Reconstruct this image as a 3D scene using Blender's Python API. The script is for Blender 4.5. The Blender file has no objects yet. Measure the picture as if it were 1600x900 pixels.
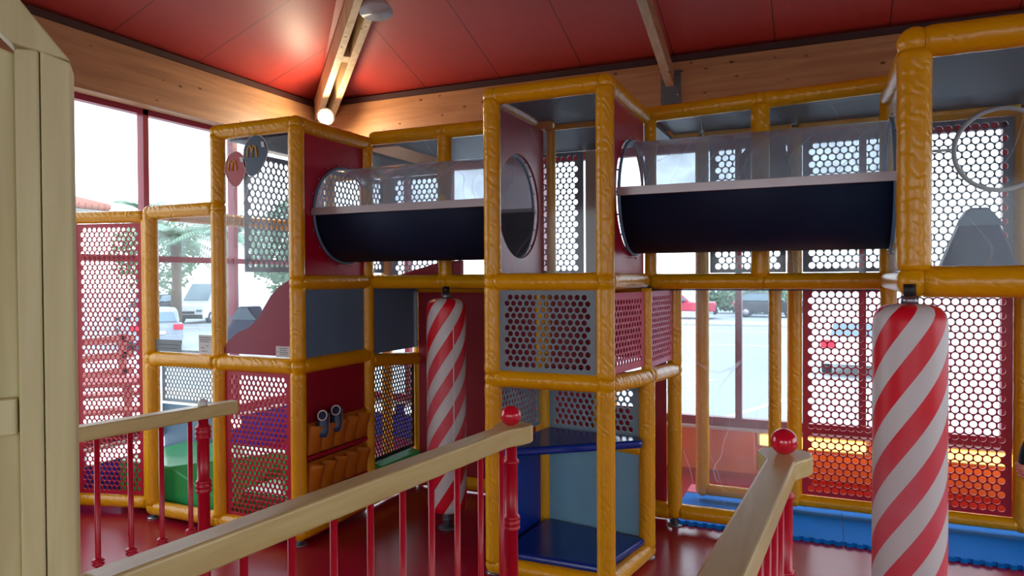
import bpy, math, random
import numpy as np
from mathutils import Vector, Matrix
random.seed(7)
S = bpy.context.scene
COL = S.collection
PI = math.pi

# ------------------------------------------------------------------ camera
yaw, pitch, roll = math.radians(24), math.radians(.8), math.radians(.3)
fw = Vector((-math.sin(yaw)*math.cos(pitch), math.cos(yaw)*math.cos(pitch), -math.sin(pitch)))
r0 = Vector((math.cos(yaw), math.sin(yaw), 0)); u0 = r0.cross(fw)
rt = r0*math.cos(roll) - u0*math.sin(roll); up = u0*math.cos(roll) + r0*math.sin(roll)
cd = bpy.data.cameras.new('camera'); cam = bpy.data.objects.new('camera', cd); COL.objects.link(cam)
cam.matrix_world = Matrix(((rt.x, up.x, -fw.x, 0), (rt.y, up.y, -fw.y, 0), (rt.z, up.z, -fw.z, 1.6), (0, 0, 0, 1)))
cd.sensor_width = 36; cd.lens = 1100/1600*36; cd.clip_start = .05; cd.clip_end = 500
S.camera = cam
# ------------------------------------------------------------------ view, world, light
S.view_settings.view_transform = 'Standard'; S.view_settings.look = 'None'
S.view_settings.gamma = 1; S.view_settings.use_curve_mapping = False
S.view_settings.exposure = 0.45
try:
    S.cycles.transparent_max_bounces = 32; S.cycles.max_bounces = 8
    S.cycles.sample_clamp_indirect = 6
except Exception: pass
W = bpy.data.worlds.new('overcast'); S.world = W; W.use_nodes = True
wn = W.node_tree.nodes; wl = W.node_tree.links
bg = wn['Background']; tc = wn.new('ShaderNodeTexCoord'); sep = wn.new('ShaderNodeSeparateXYZ')
rmp = wn.new('ShaderNodeValToRGB'); wl.new(tc.outputs['Generated'], sep.inputs[0]); wl.new(sep.outputs['Z'], rmp.inputs[0])
rmp.color_ramp.elements[0].position = 0; rmp.color_ramp.elements[0].color = (.95, .98, 1, 1)
rmp.color_ramp.elements[1].position = 1; rmp.color_ramp.elements[1].color = (.72, .82, .95, 1)
wl.new(rmp.outputs[0], bg.inputs[0]); bg.inputs[1].default_value = 2.9

def lin(*c):
    return tuple(((x/255)/12.92 if x/255 <= .04045 else ((x/255+.055)/1.055)**2.4) for x in c)+(1,)

# ------------------------------------------------------------------ materials
def mat(name, c, rough=.5, bump=None, spec=.5, metal=0., emit=None, es=1., coat=0.):
    """bump = (kind, scale, strength): noise / wrinkle"""
    m = bpy.data.materials.new(name); m.use_nodes = True
    n, l = m.node_tree.nodes, m.node_tree.links
    b = n['Principled BSDF']; b.inputs['Base Color'].default_value = c; b.inputs['Roughness'].default_value = rough
    b.inputs['Metallic'].default_value = metal; b.inputs['Specular IOR Level'].default_value = spec
    b.inputs['Coat Weight'].default_value = coat
    if emit: b.inputs['Emission Color'].default_value = emit; b.inputs['Emission Strength'].default_value = es
    t = n.new('ShaderNodeTexCoord')
    # small natural colour variation
    nz = n.new('ShaderNodeTexNoise'); nz.inputs['Scale'].default_value = 6; nz.inputs['Detail'].default_value = 4
    l.new(t.outputs['Object'], nz.inputs['Vector'])
    mr = n.new('ShaderNodeMapRange'); mr.inputs[3].default_value = .88; mr.inputs[4].default_value = 1.1
    l.new(nz.outputs[0], mr.inputs[0])
    mx = n.new('ShaderNodeVectorMath'); mx.operation = 'SCALE'; mx.inputs[0].default_value = c[:3]
    l.new(mr.outputs[0], mx.inputs['Scale']); l.new(mx.outputs[0], b.inputs['Base Color'])
    if bump:
        kind, sc, st = bump
        bp = n.new('ShaderNodeBump'); bp.inputs['Strength'].default_value = st; bp.inputs['Distance'].default_value = .01
        if kind == 'noise':
            z = n.new('ShaderNodeTexNoise'); z.inputs['Scale'].default_value = sc; z.inputs['Detail'].default_value = 5
            l.new(t.outputs['Object'], z.inputs['Vector']); l.new(z.outputs[0], bp.inputs['Height'])
        else:
            z = n.new('ShaderNodeTexWave'); z.wave_type = 'BANDS'; z.bands_direction = 'DIAGONAL'
            z.inputs['Scale'].default_value = sc; z.inputs['Distortion'].default_value = 9
            z.inputs['Detail'].default_value = 1.5; z.inputs['Detail Scale'].default_value = 1.2
            z2 = n.new('ShaderNodeTexNoise'); z2.inputs['Scale'].default_value = 5
            ml = n.new('ShaderNodeMath'); ml.operation = 'MULTIPLY'
            l.new(t.outputs['Object'], z.inputs['Vector']); l.new(t.outputs['Object'], z2.inputs['Vector'])
            l.new(z.outputs[1], ml.inputs[0]); l.new(z2.outputs[0], ml.inputs[1]); l.new(ml.outputs[0], bp.inputs['Height'])
        l.new(bp.outputs[0], b.inputs['Normal'])
    return m

def wood(name, c1, c2, axis='X', rough=.45, knots=True, sc=1.):
    m = bpy.data.materials.new(name); m.use_nodes = True
    n, l = m.node_tree.nodes, m.node_tree.links; b = n['Principled BSDF']; b.inputs['Roughness'].default_value = rough
    t = n.new('ShaderNodeTexCoord'); mp = n.new('ShaderNodeMapping')
    s = {'X': (.6, 9, 9), 'Y': (9, .6, 9), 'Z': (9, 9, .6)}[axis]; mp.inputs['Scale'].default_value = tuple(v*sc for v in s)
    l.new(t.outputs['Object'], mp.inputs[0])
    nz = n.new('ShaderNodeTexNoise'); nz.inputs['Scale'].default_value = 2.2; nz.inputs['Detail'].default_value = 6; nz.inputs['Distortion'].default_value = .6
    l.new(mp.outputs[0], nz.inputs['Vector'])
    cr = n.new('ShaderNodeValToRGB'); cr.color_ramp.elements[0].position = .3; cr.color_ramp.elements[1].position = .7
    cr.color_ramp.elements[0].color = c2; cr.color_ramp.elements[1].color = c1
    l.new(nz.outputs[0], cr.inputs[0])
    out = cr.outputs[0]
    if knots:
        k = n.new('ShaderNodeTexVoronoi'); k.inputs['Scale'].default_value = 9
        mk = n.new('ShaderNodeMapping'); mk.inputs['Scale'].default_value = {'X': (.55, 1, 1), 'Y': (1, .55, 1), 'Z': (1, 1, .55)}[axis]
        l.new(t.outputs['Object'], mk.inputs[0]); l.new(mk.outputs[0], k.inputs['Vector'])
        r2 = n.new('ShaderNodeValToRGB'); r2.color_ramp.elements[0].position = .06; r2.color_ramp.elements[0].color = (.25, .14, .1, 1)
        r2.color_ramp.elements[1].position = .12; r2.color_ramp.elements[1].color = (1, 1, 1, 1)
        l.new(k.outputs['Distance'], r2.inputs[0])
        mm = n.new('ShaderNodeMix'); mm.data_type = 'RGBA'; mm.blend_type = 'MULTIPLY'; mm.inputs[0].default_value = 1
        l.new(out, mm.inputs[6]); l.new(r2.outputs[0], mm.inputs[7]); out = mm.outputs[2]
    l.new(out, b.inputs['Base Color'])
    return m

def clear(name, haze=.05, tint=(.93, .95, .97, 1), refl=.8, scratch=.12, hazec=(.8, .85, .9, 1)):
    m = bpy.data.materials.new(name); m.use_nodes = True
    n, l = m.node_tree.nodes, m.node_tree.links; n.remove(n['Principled BSDF'])
    o = n['Material Output']; tr = n.new('ShaderNodeBsdfTransparent'); tr.inputs[0].default_value = tint
    gl = n.new('ShaderNodeBsdfGlossy'); gl.inputs['Roughness'].default_value = .08
    fr = n.new('ShaderNodeLayerWeight'); fr.inputs[0].default_value = .5
    pw = n.new('ShaderNodeMath'); pw.operation = 'POWER'; pw.inputs[1].default_value = 4; l.new(fr.outputs['Facing'], pw.inputs[0])
    ml = n.new('ShaderNodeMath'); ml.operation = 'MULTIPLY_ADD'; ml.inputs[1].default_value = .5*refl; ml.inputs[2].default_value = .025*refl; l.new(pw.outputs[0], ml.inputs[0])
    m1 = n.new('ShaderNodeMixShader'); l.new(ml.outputs[0], m1.inputs[0]); l.new(tr.outputs[0], m1.inputs[1]); l.new(gl.outputs[0], m1.inputs[2])
    tl = n.new('ShaderNodeBsdfTranslucent'); tl.inputs[0].default_value = hazec
    df = n.new('ShaderNodeBsdfDiffuse'); df.inputs[0].default_value = hazec
    m2 = n.new('ShaderNodeMixShader'); m2.inputs[0].default_value = .2; l.new(tl.outputs[0], m2.inputs[1]); l.new(df.outputs[0], m2.inputs[2])
    t = n.new('ShaderNodeTexCoord'); nz = n.new('ShaderNodeTexNoise'); nz.inputs['Scale'].default_value = 9; nz.inputs['Detail'].default_value = 8
    l.new(t.outputs['Object'], nz.inputs['Vector'])
    mr = n.new('ShaderNodeMapRange'); mr.inputs[1].default_value = .35; mr.inputs[2].default_value = .7
    mr.inputs[3].default_value = haze*.75; mr.inputs[4].default_value = haze*1.3; l.new(nz.outputs[0], mr.inputs[0])
    # scratches: thin curved lines
    wv = n.new('ShaderNodeTexWave'); wv.inputs['Scale'].default_value = 1.3; wv.inputs['Distortion'].default_value = 14; wv.inputs['Detail'].default_value = 1.5
    l.new(t.outputs['Object'], wv.inputs['Vector'])
    gt = n.new('ShaderNodeMath'); gt.operation = 'GREATER_THAN'; gt.inputs[1].default_value = .9997; l.new(wv.outputs[1], gt.inputs[0])
    ms = n.new('ShaderNodeMath'); ms.operation = 'MULTIPLY_ADD'; ms.inputs[1].default_value = scratch
    l.new(gt.outputs[0], ms.inputs[0]); l.new(mr.outputs[0], ms.inputs[2])
    m3 = n.new('ShaderNodeMixShader'); l.new(ms.outputs[0], m3.inputs[0]); l.new(m1.outputs[0], m3.inputs[1]); l.new(m2.outputs[0], m3.inputs[2])
    l.new(m3.outputs[0], o.inputs[0])
    return m

def ceiling_mat(name, coord):
    m = mat(name, lin(158, 44, 33), rough=.5, spec=.5)
    n, l = m.node_tree.nodes, m.node_tree.links; b = n['Principled BSDF']
    t = n.new('ShaderNodeTexCoord'); sp = n.new('ShaderNodeSeparateXYZ'); l.new(t.outputs['Object'], sp.inputs[0])
    src = sp.outputs[coord]
    def line(period, off, w):
        a = n.new('ShaderNodeMath'); a.operation = 'ADD'; a.inputs[1].default_value = off; l.new(src, a.inputs[0])
        p = n.new('ShaderNodeMath'); p.operation = 'PINGPONG'; p.inputs[1].default_value = period/2; l.new(a.outputs[0], p.inputs[0])
        c = n.new('ShaderNodeMath'); c.operation = 'LESS_THAN'; c.inputs[1].default_value = w; l.new(p.outputs[0], c.inputs[0])
        return c.outputs[0]
    s1 = line(.79, 3.52, .004); s2 = line(.079, 0, .004)
    mx = n.new('ShaderNodeMix'); mx.data_type = 'RGBA'; l.new(s1, mx.inputs[0])
    src_col = b.inputs['Base Color'].links[0].from_socket
    l.new(src_col, mx.inputs[6]); mx.inputs[7].default_value = lin(60, 12, 10); l.new(mx.outputs[2], b.inputs['Base Color'])
    ad = n.new('ShaderNodeMath'); ad.operation = 'ADD'; l.new(s1, ad.inputs[0]); l.new(s2, ad.inputs[1])
    bp = n.new('ShaderNodeBump'); bp.invert = True; bp.inputs['Strength'].default_value = .25; bp.inputs['Distance'].default_value = .004
    l.new(ad.outputs[0], bp.inputs['Height']); l.new(bp.outputs[0], b.inputs['Normal'])
    return m

def stripe_mat(name, ns, freq):
    """diagonal red and white barber stripes painted round the bag (object space, helix about Z)"""
    m = mat(name, lin(200, 190, 190), rough=.38)
    n, l = m.node_tree.nodes, m.node_tree.links; b = n['Principled BSDF']
    t = n.new('ShaderNodeTexCoord'); sp = n.new('ShaderNodeSeparateXYZ'); l.new(t.outputs['Object'], sp.inputs[0])
    at = n.new('ShaderNodeMath'); at.operation = 'ARCTAN2'; l.new(sp.outputs['Y'], at.inputs[0]); l.new(sp.outputs['X'], at.inputs[1])
    a1 = n.new('ShaderNodeMath'); a1.operation = 'MULTIPLY'; a1.inputs[1].default_value = -ns/(2*PI); l.new(at.outputs[0], a1.inputs[0])
    a2 = n.new('ShaderNodeMath'); a2.operation = 'MULTIPLY_ADD'; a2.inputs[1].default_value = freq; l.new(sp.outputs['Z'], a2.inputs[0]); l.new(a1.outputs[0], a2.inputs[2])
    fr = n.new('ShaderNodeMath'); fr.operation = 'FRACT'; l.new(a2.outputs[0], fr.inputs[0])
    gt = n.new('ShaderNodeMath'); gt.operation = 'GREATER_THAN'; gt.inputs[1].default_value = .5; l.new(fr.outputs[0], gt.inputs[0])
    # wear: the red is rubbed pinkish about the middle of the bag
    nz = n.new('ShaderNodeTexNoise'); nz.inputs['Scale'].default_value = 5; nz.inputs['Detail'].default_value = 5; l.new(t.outputs['Object'], nz.inputs['Vector'])
    mz = n.new('ShaderNodeMapRange'); mz.inputs[1].default_value = .45; mz.inputs[2].default_value = .65; l.new(sp.outputs['Z'], mz.inputs[0])
    mz.inputs[1].default_value = .25; mz.inputs[2].default_value = .55
    mz2 = n.new('ShaderNodeMapRange'); mz2.inputs[1].default_value = 1.05; mz2.inputs[2].default_value = .8; l.new(sp.outputs['Z'], mz2.inputs[0])
    q = n.new('ShaderNodeMath'); q.operation = 'MULTIPLY'; l.new(mz.outputs[0], q.inputs[0]); l.new(mz2.outputs[0], q.inputs[1])
    q2 = n.new('ShaderNodeMath'); q2.operation = 'MULTIPLY'; l.new(q.outputs[0], q2.inputs[0]); l.new(nz.outputs[0], q2.inputs[1])
    q3 = n.new('ShaderNodeMath'); q3.operation = 'MULTIPLY'; q3.inputs[1].default_value = .5; l.new(q2.outputs[0], q3.inputs[0]); q2 = q3
    mr = n.new('ShaderNodeMix'); mr.data_type = 'RGBA'; mr.inputs[6].default_value = lin(222, 14, 40); mr.inputs[7].default_value = lin(215, 165, 180)
    l.new(q2.outputs[0], mr.inputs[0])
    mx = n.new('ShaderNodeMix'); mx.data_type = 'RGBA'; l.new(gt.outputs[0], mx.inputs[0])
    l.new(mr.outputs[2], mx.inputs[6]); mx.inputs[7].default_value = lin(212, 208, 206); l.new(mx.outputs[2], b.inputs['Base Color'])
    return m

M = {}
M['yellow'] = mat('yellow_vinyl', lin(230, 162, 2), rough=.27, bump=('wrinkle', 11, .22), spec=.5)
M['red'] = mat('red_panel', lin(176, 12, 48), rough=.35)
M['redperf'] = mat('red_perforated_sheet', lin(182, 12, 42), rough=.4)
M['darkred'] = mat('dark_red_fabric', lin(150, 6, 34), rough=.5)
M['grey'] = mat('grey_panel', lin(120, 132, 140), rough=.42)
M['pinkperf'] = mat('rose_perforated_sheet', lin(205, 75, 100), rough=.4)
M['slate'] = mat('slate_panel', lin(96, 130, 156), rough=.4)
M['darkperf'] = mat('black_perforated_sheet', lin(35, 35, 40), rough=.4)
M['greyperf'] = mat('blue_grey_perforated_sheet', lin(128, 148, 160), rough=.4)
M['paleperf'] = mat('pale_perforated_sheet', lin(110, 120, 135), rough=.35)
M['navy'] = mat('navy_vinyl', lin(16, 48, 140), rough=.22, bump=('noise', 14, .15))
M['skyblue'] = mat('light_blue_panel', lin(128, 176, 198), rough=.4)
M['deepblue'] = mat('deep_blue_panel', lin(10, 40, 140), rough=.35)
M['tunnel'] = mat('dark_tunnel_shell', lin(18, 32, 58), rough=.6, spec=.25)
M['alu'] = mat('aluminium_strip', lin(190, 180, 180), rough=.4, metal=.6)
M['steel'] = mat('steel', lin(150, 150, 155), rough=.3, metal=.9)
M['dsteel'] = mat('galvanised_plate', lin(105, 105, 108), rough=.55, metal=.6)
M['black'] = mat('black_rubber', lin(22, 22, 26), rough=.5)
M['floor'] = mat('red_vinyl_floor', lin(160, 8, 42), rough=.24, bump=('noise', 3, .05), spec=.45)
M['rail'] = wood('rail_wood', lin(216, 200, 138), lin(198, 176, 112), 'Y', rough=.32, knots=False)
M['bluepaint'] = mat('blue_wall_paint', lin(60, 50, 190), rough=.5)
M['orangepaint'] = mat('orange_wall_paint', lin(255, 140, 72), rough=.5)
M['creampaint'] = mat('cream_wall_paint', lin(196, 176, 150), rough=.7)
M['redframe'] = mat('red_window_frame', lin(150, 32, 58), rough=.35)
M['rod'] = mat('red_rail_paint', lin(196, 22, 46), rough=.28)
M['ball'] = mat('red_ball_gloss', lin(214, 20, 48), rough=.12, coat=.6)
M['postwood'] = wood('pale_post_wood', lin(214, 206, 156), lin(186, 172, 120), 'Z', rough=.6, knots=False)
M['beamwood'] = wood('beam_wood', lin(196, 140, 90), lin(166, 110, 66), 'X', rough=.5, sc=1)
M['beamwoodY'] = wood('beam_wood_y', lin(186, 142, 98), lin(156, 112, 74), 'Y', rough=.5)
M['hipwood'] = wood('hip_wood', lin(225, 196, 150), lin(196, 160, 110), 'Z', rough=.5)
M['trim_gapshade'] = mat('dark_trim_and_gap_shade', lin(60, 28, 24), rough=.6)  # eave band colour; also paints the shadow gap above the beams
M['window'] = clear('window_glass', haze=.01, scratch=.0, refl=.7, tint=(.95, .98, 1, 1))
M['plexi'] = clear('plexiglass', haze=.022, scratch=.18, refl=.8)
M['plexi2'] = clear('hazy_plexiglass', haze=.2, scratch=.2, refl=1., tint=(.9, .93, .96, 1))
M['matblue'] = mat('blue_foam_mat', lin(4, 128, 228), rough=.75, spec=.15, bump=('noise', 60, .2))
M['matnavy'] = mat('blue_foam_edge', lin(16, 70, 130), rough=.7)
M['matpink'] = mat('pink_foam_mat', lin(245, 110, 130), rough=.6)
M['green'] = mat('green_vinyl', lin(52, 168, 92), rough=.22, bump=('noise', 8, .1))
M['dgreen'] = mat('dark_green_vinyl', lin(14, 70, 48), rough=.3)
M['orangefab'] = mat('orange_fabric', lin(196, 112, 14), rough=.45, bump=('noise', 9, .25))
M['white'] = mat('white_plastic', lin(225, 225, 222), rough=.4)
M['lampshade'] = mat('white_enamel', lin(205, 196, 188), rough=.3)
M['stripes'] = stripe_mat('candy_stripes', 5, 4.25); M['stripes2'] = stripe_mat('candy_stripes_fine', 5, 5.2)
M['sticker_red'] = mat('balloon_red_print', lin(176, 22, 28), rough=.4)
M['sticker_blue'] = mat('balloon_blue_print', lin(44, 58, 84), rough=.4)
M['sticker_hill'] = mat('hill_print', lin(140, 14, 48), rough=.4)
M['gold'] = mat('gold_print', lin(238, 176, 40), rough=.4)
M['paper'] = mat('paper_notice', lin(205, 200, 195), rough=.6)
M['metalnotice'] = mat('grey_notice', lin(120, 128, 132), rough=.5)
M['ink'] = mat('ink', lin(35, 35, 42), rough=.6)
M['inkgrey'] = mat('grey_ink', lin(84, 90, 98), rough=.6)
M['shoe'] = mat('navy_shoe_leather', lin(44, 62, 96), rough=.35)
M['sole'] = mat('pale_shoe_sole', lin(150, 150, 150), rough=.5)
M['roofdeck'] = mat('dark_roof_deck', lin(44, 54, 64), rough=.5)
M['asphalt'] = mat('asphalt', lin(168, 174, 178), rough=.9)
M['pavement'] = mat('kerb_concrete', lin(205, 200, 190), rough=.9)
M['leaf'] = mat('leaf_green', lin(96, 130, 96), rough=.6)
M['palmleaf'] = mat('palm_green', lin(110, 150, 118), rough=.5)
M['bark'] = mat('bark', lin(120, 104, 88), rough=.9)
M['carwhite'] = mat('white_car_paint', lin(225, 228, 230), rough=.25)
M['cargrey'] = mat('grey_car_paint', lin(150, 158, 170), rough=.25)
M['carred'] = mat('red_car_paint', lin(200, 60, 84), rough=.25)
M['carglass'] = mat('car_glass', lin(110, 134, 144), rough=.1)
M['tyre'] = mat('tyre', lin(50, 52, 56), rough=.8)
M['taillight'] = mat('tail_lamp', lin(214, 40, 66), rough=.2)
M['tile'] = mat('roof_tile', lin(176, 120, 104), rough=.8)
M['render'] = mat('house_render', lin(210, 205, 195), rough=.9)
M['terracewood'] = mat('terrace_wood', lin(140, 70, 62), rough=.7)
M['skin'] = mat('skin', lin(214, 130, 110), rough=.5)
M['jacket'] = mat('dark_jacket', lin(28, 32, 44), rough=.8)
M['hair'] = mat('dark_hair', lin(30, 22, 18), rough=.6)
M['stripyellow'] = mat('warm_light_diffuser', lin(255, 220, 110), emit=(1, .62, .12, 1), es=3.2)
M['stripwhite'] = mat('cool_light_diffuser', lin(235, 240, 255), emit=(.75, .85, 1, 1), es=1.6)
M['bulb'] = mat('bulb', (1, 1, 1, 1), emit=(1, .86, .62, 1), es=60)
M['ceilX'] = ceiling_mat('red_ceiling_back', 'X')
M['ceilY'] = ceiling_mat('red_ceiling_side', 'Y')

# ------------------------------------------------------------------ mesh building
ORG = {}
def tag(o, label=None, cat=None, group=None, kind=None):
    if label: o['label'] = label
    if cat: o['category'] = cat
    if group: o['group'] = group
    if kind: o['kind'] = kind
    return o
def thing(name, label, cat, loc=(0, 0, 0), group=None):
    o = bpy.data.objects.new(name, None); COL.objects.link(o); o.location = loc; o.empty_display_size = .1
    ORG[o.name] = Vector(loc); return tag(o, label, cat, group)

class MB:
    def __init__(s): s.v = []; s.f = []; s.sm = []
    def add(s, vs, fs, smooth=False):
        b = len(s.v); s.v += [tuple(v) for v in vs]; s.f += [tuple(i+b for i in f) for f in fs]; s.sm += [smooth]*len(fs); return s
    def box(s, a, b, M4=None):
        x0, y0, z0 = a; x1, y1, z1 = b
        vs = [Vector(p) for p in ((x0, y0, z0), (x1, y0, z0), (x1, y1, z0), (x0, y1, z0), (x0, y0, z1), (x1, y0, z1), (x1, y1, z1), (x0, y1, z1))]
        if M4: vs = [M4 @ v for v in vs]
        return s.add(vs, [(3, 2, 1, 0), (4, 5, 6, 7), (0, 1, 5, 4), (1, 2, 6, 5), (2, 3, 7, 6), (3, 0, 4, 7)])
    def prism(s, pts, ext, smooth=False):
        """polygon pts (3D, planar) extruded by the vector ext"""
        n = len(pts); e = Vector(ext); vs = [Vector(p) for p in pts]+[Vector(p)+e for p in pts]
        return s.add(vs, [tuple(range(n))[::-1], tuple(range(n, 2*n))]+[(i, (i+1) % n, n+(i+1) % n, n+i) for i in range(n)], smooth)
    def rings(s, P, seg=16, cap=True, smooth=True):
        """P: list of (centre, radius) or (centre, radius, squash-axis scale)"""
        vs = []; cs = [Vector(p[0]) for p in P]
        prev = None
        for i, p in enumerate(P):
            d = (cs[min(i+1, len(P)-1)]-cs[max(i-1, 0)])
            d = d.normalized() if d.length > 1e-9 else Vector((0, 0, 1))
            a = Vector((0, 0, 1)) if abs(d.z) < .9 else Vector((1, 0, 0))
            if prev is not None: a = prev
            u = (a-d*a.dot(d)).normalized(); prev = u; w = d.cross(u)
            for k in range(seg):
                t = 2*PI*k/seg; r = p[1](t) if callable(p[1]) else p[1]
                vs.append(cs[i]+u*math.cos(t)*r+w*math.sin(t)*r)
        fs = []
        for i in range(len(P)-1):
            for k in range(seg):
                a, b = i*seg+k, i*seg+(k+1) % seg; fs.append((a, b, b+seg, a+seg))
        if cap: fs += [tuple(range(seg))[::-1], tuple(range((len(P)-1)*seg, len(P)*seg))]
        return s.add(vs, fs, smooth)
    def cyl(s, a, b, r, seg=16, r2=None): return s.rings([(a, r), (b, r if r2 is None else r2)], seg)
    def ball(s, c, r, seg=20, n=12, sc=(1, 1, 1)):
        c = Vector(c); vs = []; fs = []
        for i in range(n+1):
            p = PI*i/n
            for k in range(seg):
                t = 2*PI*k/seg; vs.append(c+Vector((sc[0]*r*math.sin(p)*math.cos(t), sc[1]*r*math.sin(p)*math.sin(t), sc[2]*r*math.cos(p))))
        for i in range(n):
            for k in range(seg):
                a, b = i*seg+k, i*seg+(k+1) % seg; fs.append((a, a+seg, b+seg, b))
        return s.add(vs, fs, True)
    def build(s, name, m, parent=None, bevel=0, auto=False):
        me = bpy.data.meshes.new(name); o = bpy.data.objects.new(name, me); COL.objects.link(o)
        org = Vector((0, 0, 0))
        if parent: org = ORG[parent.name]; o.parent = parent
        ORG[o.name] = org
        vs = [tuple(Vector(v)-org) for v in s.v] if org.length > 0 else s.v
        me.from_pydata(vs, [], s.f); me.materials.append(M[m] if isinstance(m, str) else m)
        me.polygons.foreach_set('use_smooth', s.sm); me.update()
        if bevel:
            b = o.modifiers.new('bevel', 'BEVEL'); b.width = bevel; b.segments = 3; b.limit_method = 'ANGLE'; b.angle_limit = math.radians(40)
        return o

def pad_path(a, b, r, mb, rs=None):
    """foam-padded tube, pinched at its ends, with soft wrinkles"""
    a, b = Vector(a), Vector(b); _d = (b-a).normalized()*.018; a, b = a-_d, b+_d; L = (b-a).length; n = max(6, int(L/.022)); rs = rs or random.random()*50
    P = []
    for i in range(n+1):
        t = i/n; d = min(t, 1-t)*L
        base = r*(1-.05*math.exp(-(d/.012)**2))*(1+.02*math.exp(-((d-.03)/.02)**2))
        def rad(th, base=base, t=t):
            return base*(1+.008*math.sin(th*2+t*L*38+rs)+.009*math.sin(th*5-t*L*61+rs*2)*math.exp(-((min(t, 1-t)*L)/.15)**2)*2)
        P.append((a+(b-a)*t, rad))
    mb.rings(P, 18)
R = .047
def beam(parent, a, b, name='beam', r=R):
    m = MB(); pad_path(a, b, r, m); return m.build(name, 'yellow', parent)
def post(parent, x, y, z0, z1, r=R): return beam(parent, (x, y, z0), (x, y, z1), 'post', r)
def foot(parent, x, y, z=.1):
    m = MB(); m.cyl((x, y, 0), (x, y, .008), .045, 20); m.cyl((x, y, .008), (x, y, z), .021, 14); m.build('foot_plate', 'steel', parent)
def knots(parent, pts, r=R):
    for p in pts:
        m = MB(); m.ball(p, r*1.03, 18, 10); m.build('joint_cover', 'yellow', parent)
def panel(parent, o, U, V, w, h, m, name='panel', t=.012):
    o, U, V = Vector(o), Vector(U), Vector(V); N = U.cross(V)*t
    q = MB(); q.prism([o-N/2, o+U*w-N/2, o+U*w+V*h-N/2, o+V*h-N/2], N)
    return q.build(name, m, parent)
def hole_panel(parent, o, U, V, w, h, cu, cv, r, m, name='panel', t=.014):
    """panel with one round opening"""
    o, U, V = Vector(o), Vector(U), Vector(V); N = U.cross(V)*t
    angs = sorted(set([2*PI*k/48 for k in range(48)]+[math.atan2(y-cv, x-cu) % (2*PI) for x in (0, w) for y in (0, h)]))
    vs = []; n = len(angs)
    for side in (-.5, .5):
        for a in angs:
            c, s_ = math.cos(a), math.sin(a); vs.append(o+U*(cu+r*c)+V*(cv+r*s_)+N*side)
        for a in angs:
            c, s_ = math.cos(a), math.sin(a)
            tx = ((w-cu)/c if c > 1e-9 else (-cu/c if c < -1e-9 else 1e9)); ty = ((h-cv)/s_ if s_ > 1e-9 else (-cv/s_ if s_ < -1e-9 else 1e9))
            k = min(tx, ty); vs.append(o+U*(cu+k*c)+V*(cv+k*s_)+N*side)
    fs = []
    for i in range(n):
        j = (i+1) % n
        fs += [(i, n+i, n+j, j), (2*n+j, 3*n+j, 3*n+i, 2*n+i), (j, 2*n+j, 2*n+i, i), (n+i, 3*n+i, 3*n+j, n+j)]
    q = MB(); q.add(vs, fs); return q.build(name, m, parent)

def perf(parent, o, U, V, w, h, m, pitch=.047, rr=.415, margin=.02, t=.008, name='perforated_panel', rnd=3):
    """perforated sheet: real holes on a staggered grid"""
    o, U, V = np.array(o, float), np.array(U, float), np.array(V, float); N = np.cross(U, V)*t
    hp = pitch*.866; nc = int((w-2*margin)/pitch); nr = int((h-2*margin)/hp)
    mu = (w-nc*pitch)/2; mv = (h-nr*hp)/2; r = pitch*rr
    al = math.atan2(hp, pitch)
    quad = [0, al, (al+PI/2)/2+.05] if rnd == 3 else [0, al/2, al, (al+PI/2)/2]
    angs = []
    for q in range(4):
        if q % 2 == 0: angs += [a+q*PI/2 for a in quad]
        else: angs += [q*PI/2+(PI/2-a) for a in ([PI/2]+quad[:0:-1])]
    angs = sorted(set(round(a, 6) for a in angs)); n = len(angs)
    ci = np.array([(math.cos(a)*r, math.sin(a)*r) for a in angs])
    oi = []
    for a in angs:
        c, s_ = math.cos(a), math.sin(a); k = min(pitch/2/abs(c) if abs(c) > 1e-9 else 9, hp/2/abs(s_) if abs(s_) > 1e-9 else 9); oi.append((k*c, k*s_))
    oi = np.array(oi); T = np.vstack([ci, oi])
    C = []
    fill = []
    for j in range(nr):
        off = j % 2; cols = nc-off; s0 = mu+(.5*pitch if off else 0)
        for i in range(cols): C.append((s0+(i+.5)*pitch, mv+(j+.5)*hp))
        y0, y1 = mv+j*hp, mv+(j+1)*hp
        fill += [(0, y0, s0, y1), (s0+cols*pitch, y0, w, y1)]
    fill += [(0, 0, w, mv), (0, mv+nr*hp, w, h)]
    C = np.array(C); P2 = (C[:, None, :]+T[None]).reshape(-1, 2)
    per = 2*n; tot = len(P2)
    P3 = o+P2[:, :1]*U+P2[:, 1:]*V
    V3 = np.vstack([P3-N/2, P3+N/2])
    i = np.arange(n); j = (i+1) % n
    fr = np.stack([i, n+i, n+j, j], 1); bk = np.stack([tot+j, tot+n+j, tot+n+i, tot+i], 1); wl_ = np.stack([j, tot+j, tot+i, i], 1)
    F = np.vstack([fr, bk, wl_]); base = (np.arange(len(C))*per)[:, None, None]
    F = (F[None]+base).reshape(-1, 4)
    q = MB(); q.v = [tuple(x) for x in V3.tolist()]; q.f = [tuple(x) for x in F.tolist()]; q.sm = [False]*len(q.f)
    Uv, Vv, Nv, ov = Vector(U), Vector(V), Vector(N), Vector(o)
    for (a, b, c, d) in fill:
        if c-a < 1e-6 or d-b < 1e-6: continue
        p = [ov+Uv*a+Vv*b-Nv/2, ov+Uv*c+Vv*b-Nv/2, ov+Uv*c+Vv*d-Nv/2, ov+Uv*a+Vv*d-Nv/2]
        q.prism(p, Nv)
    return q.build(name, m, parent)

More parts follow.
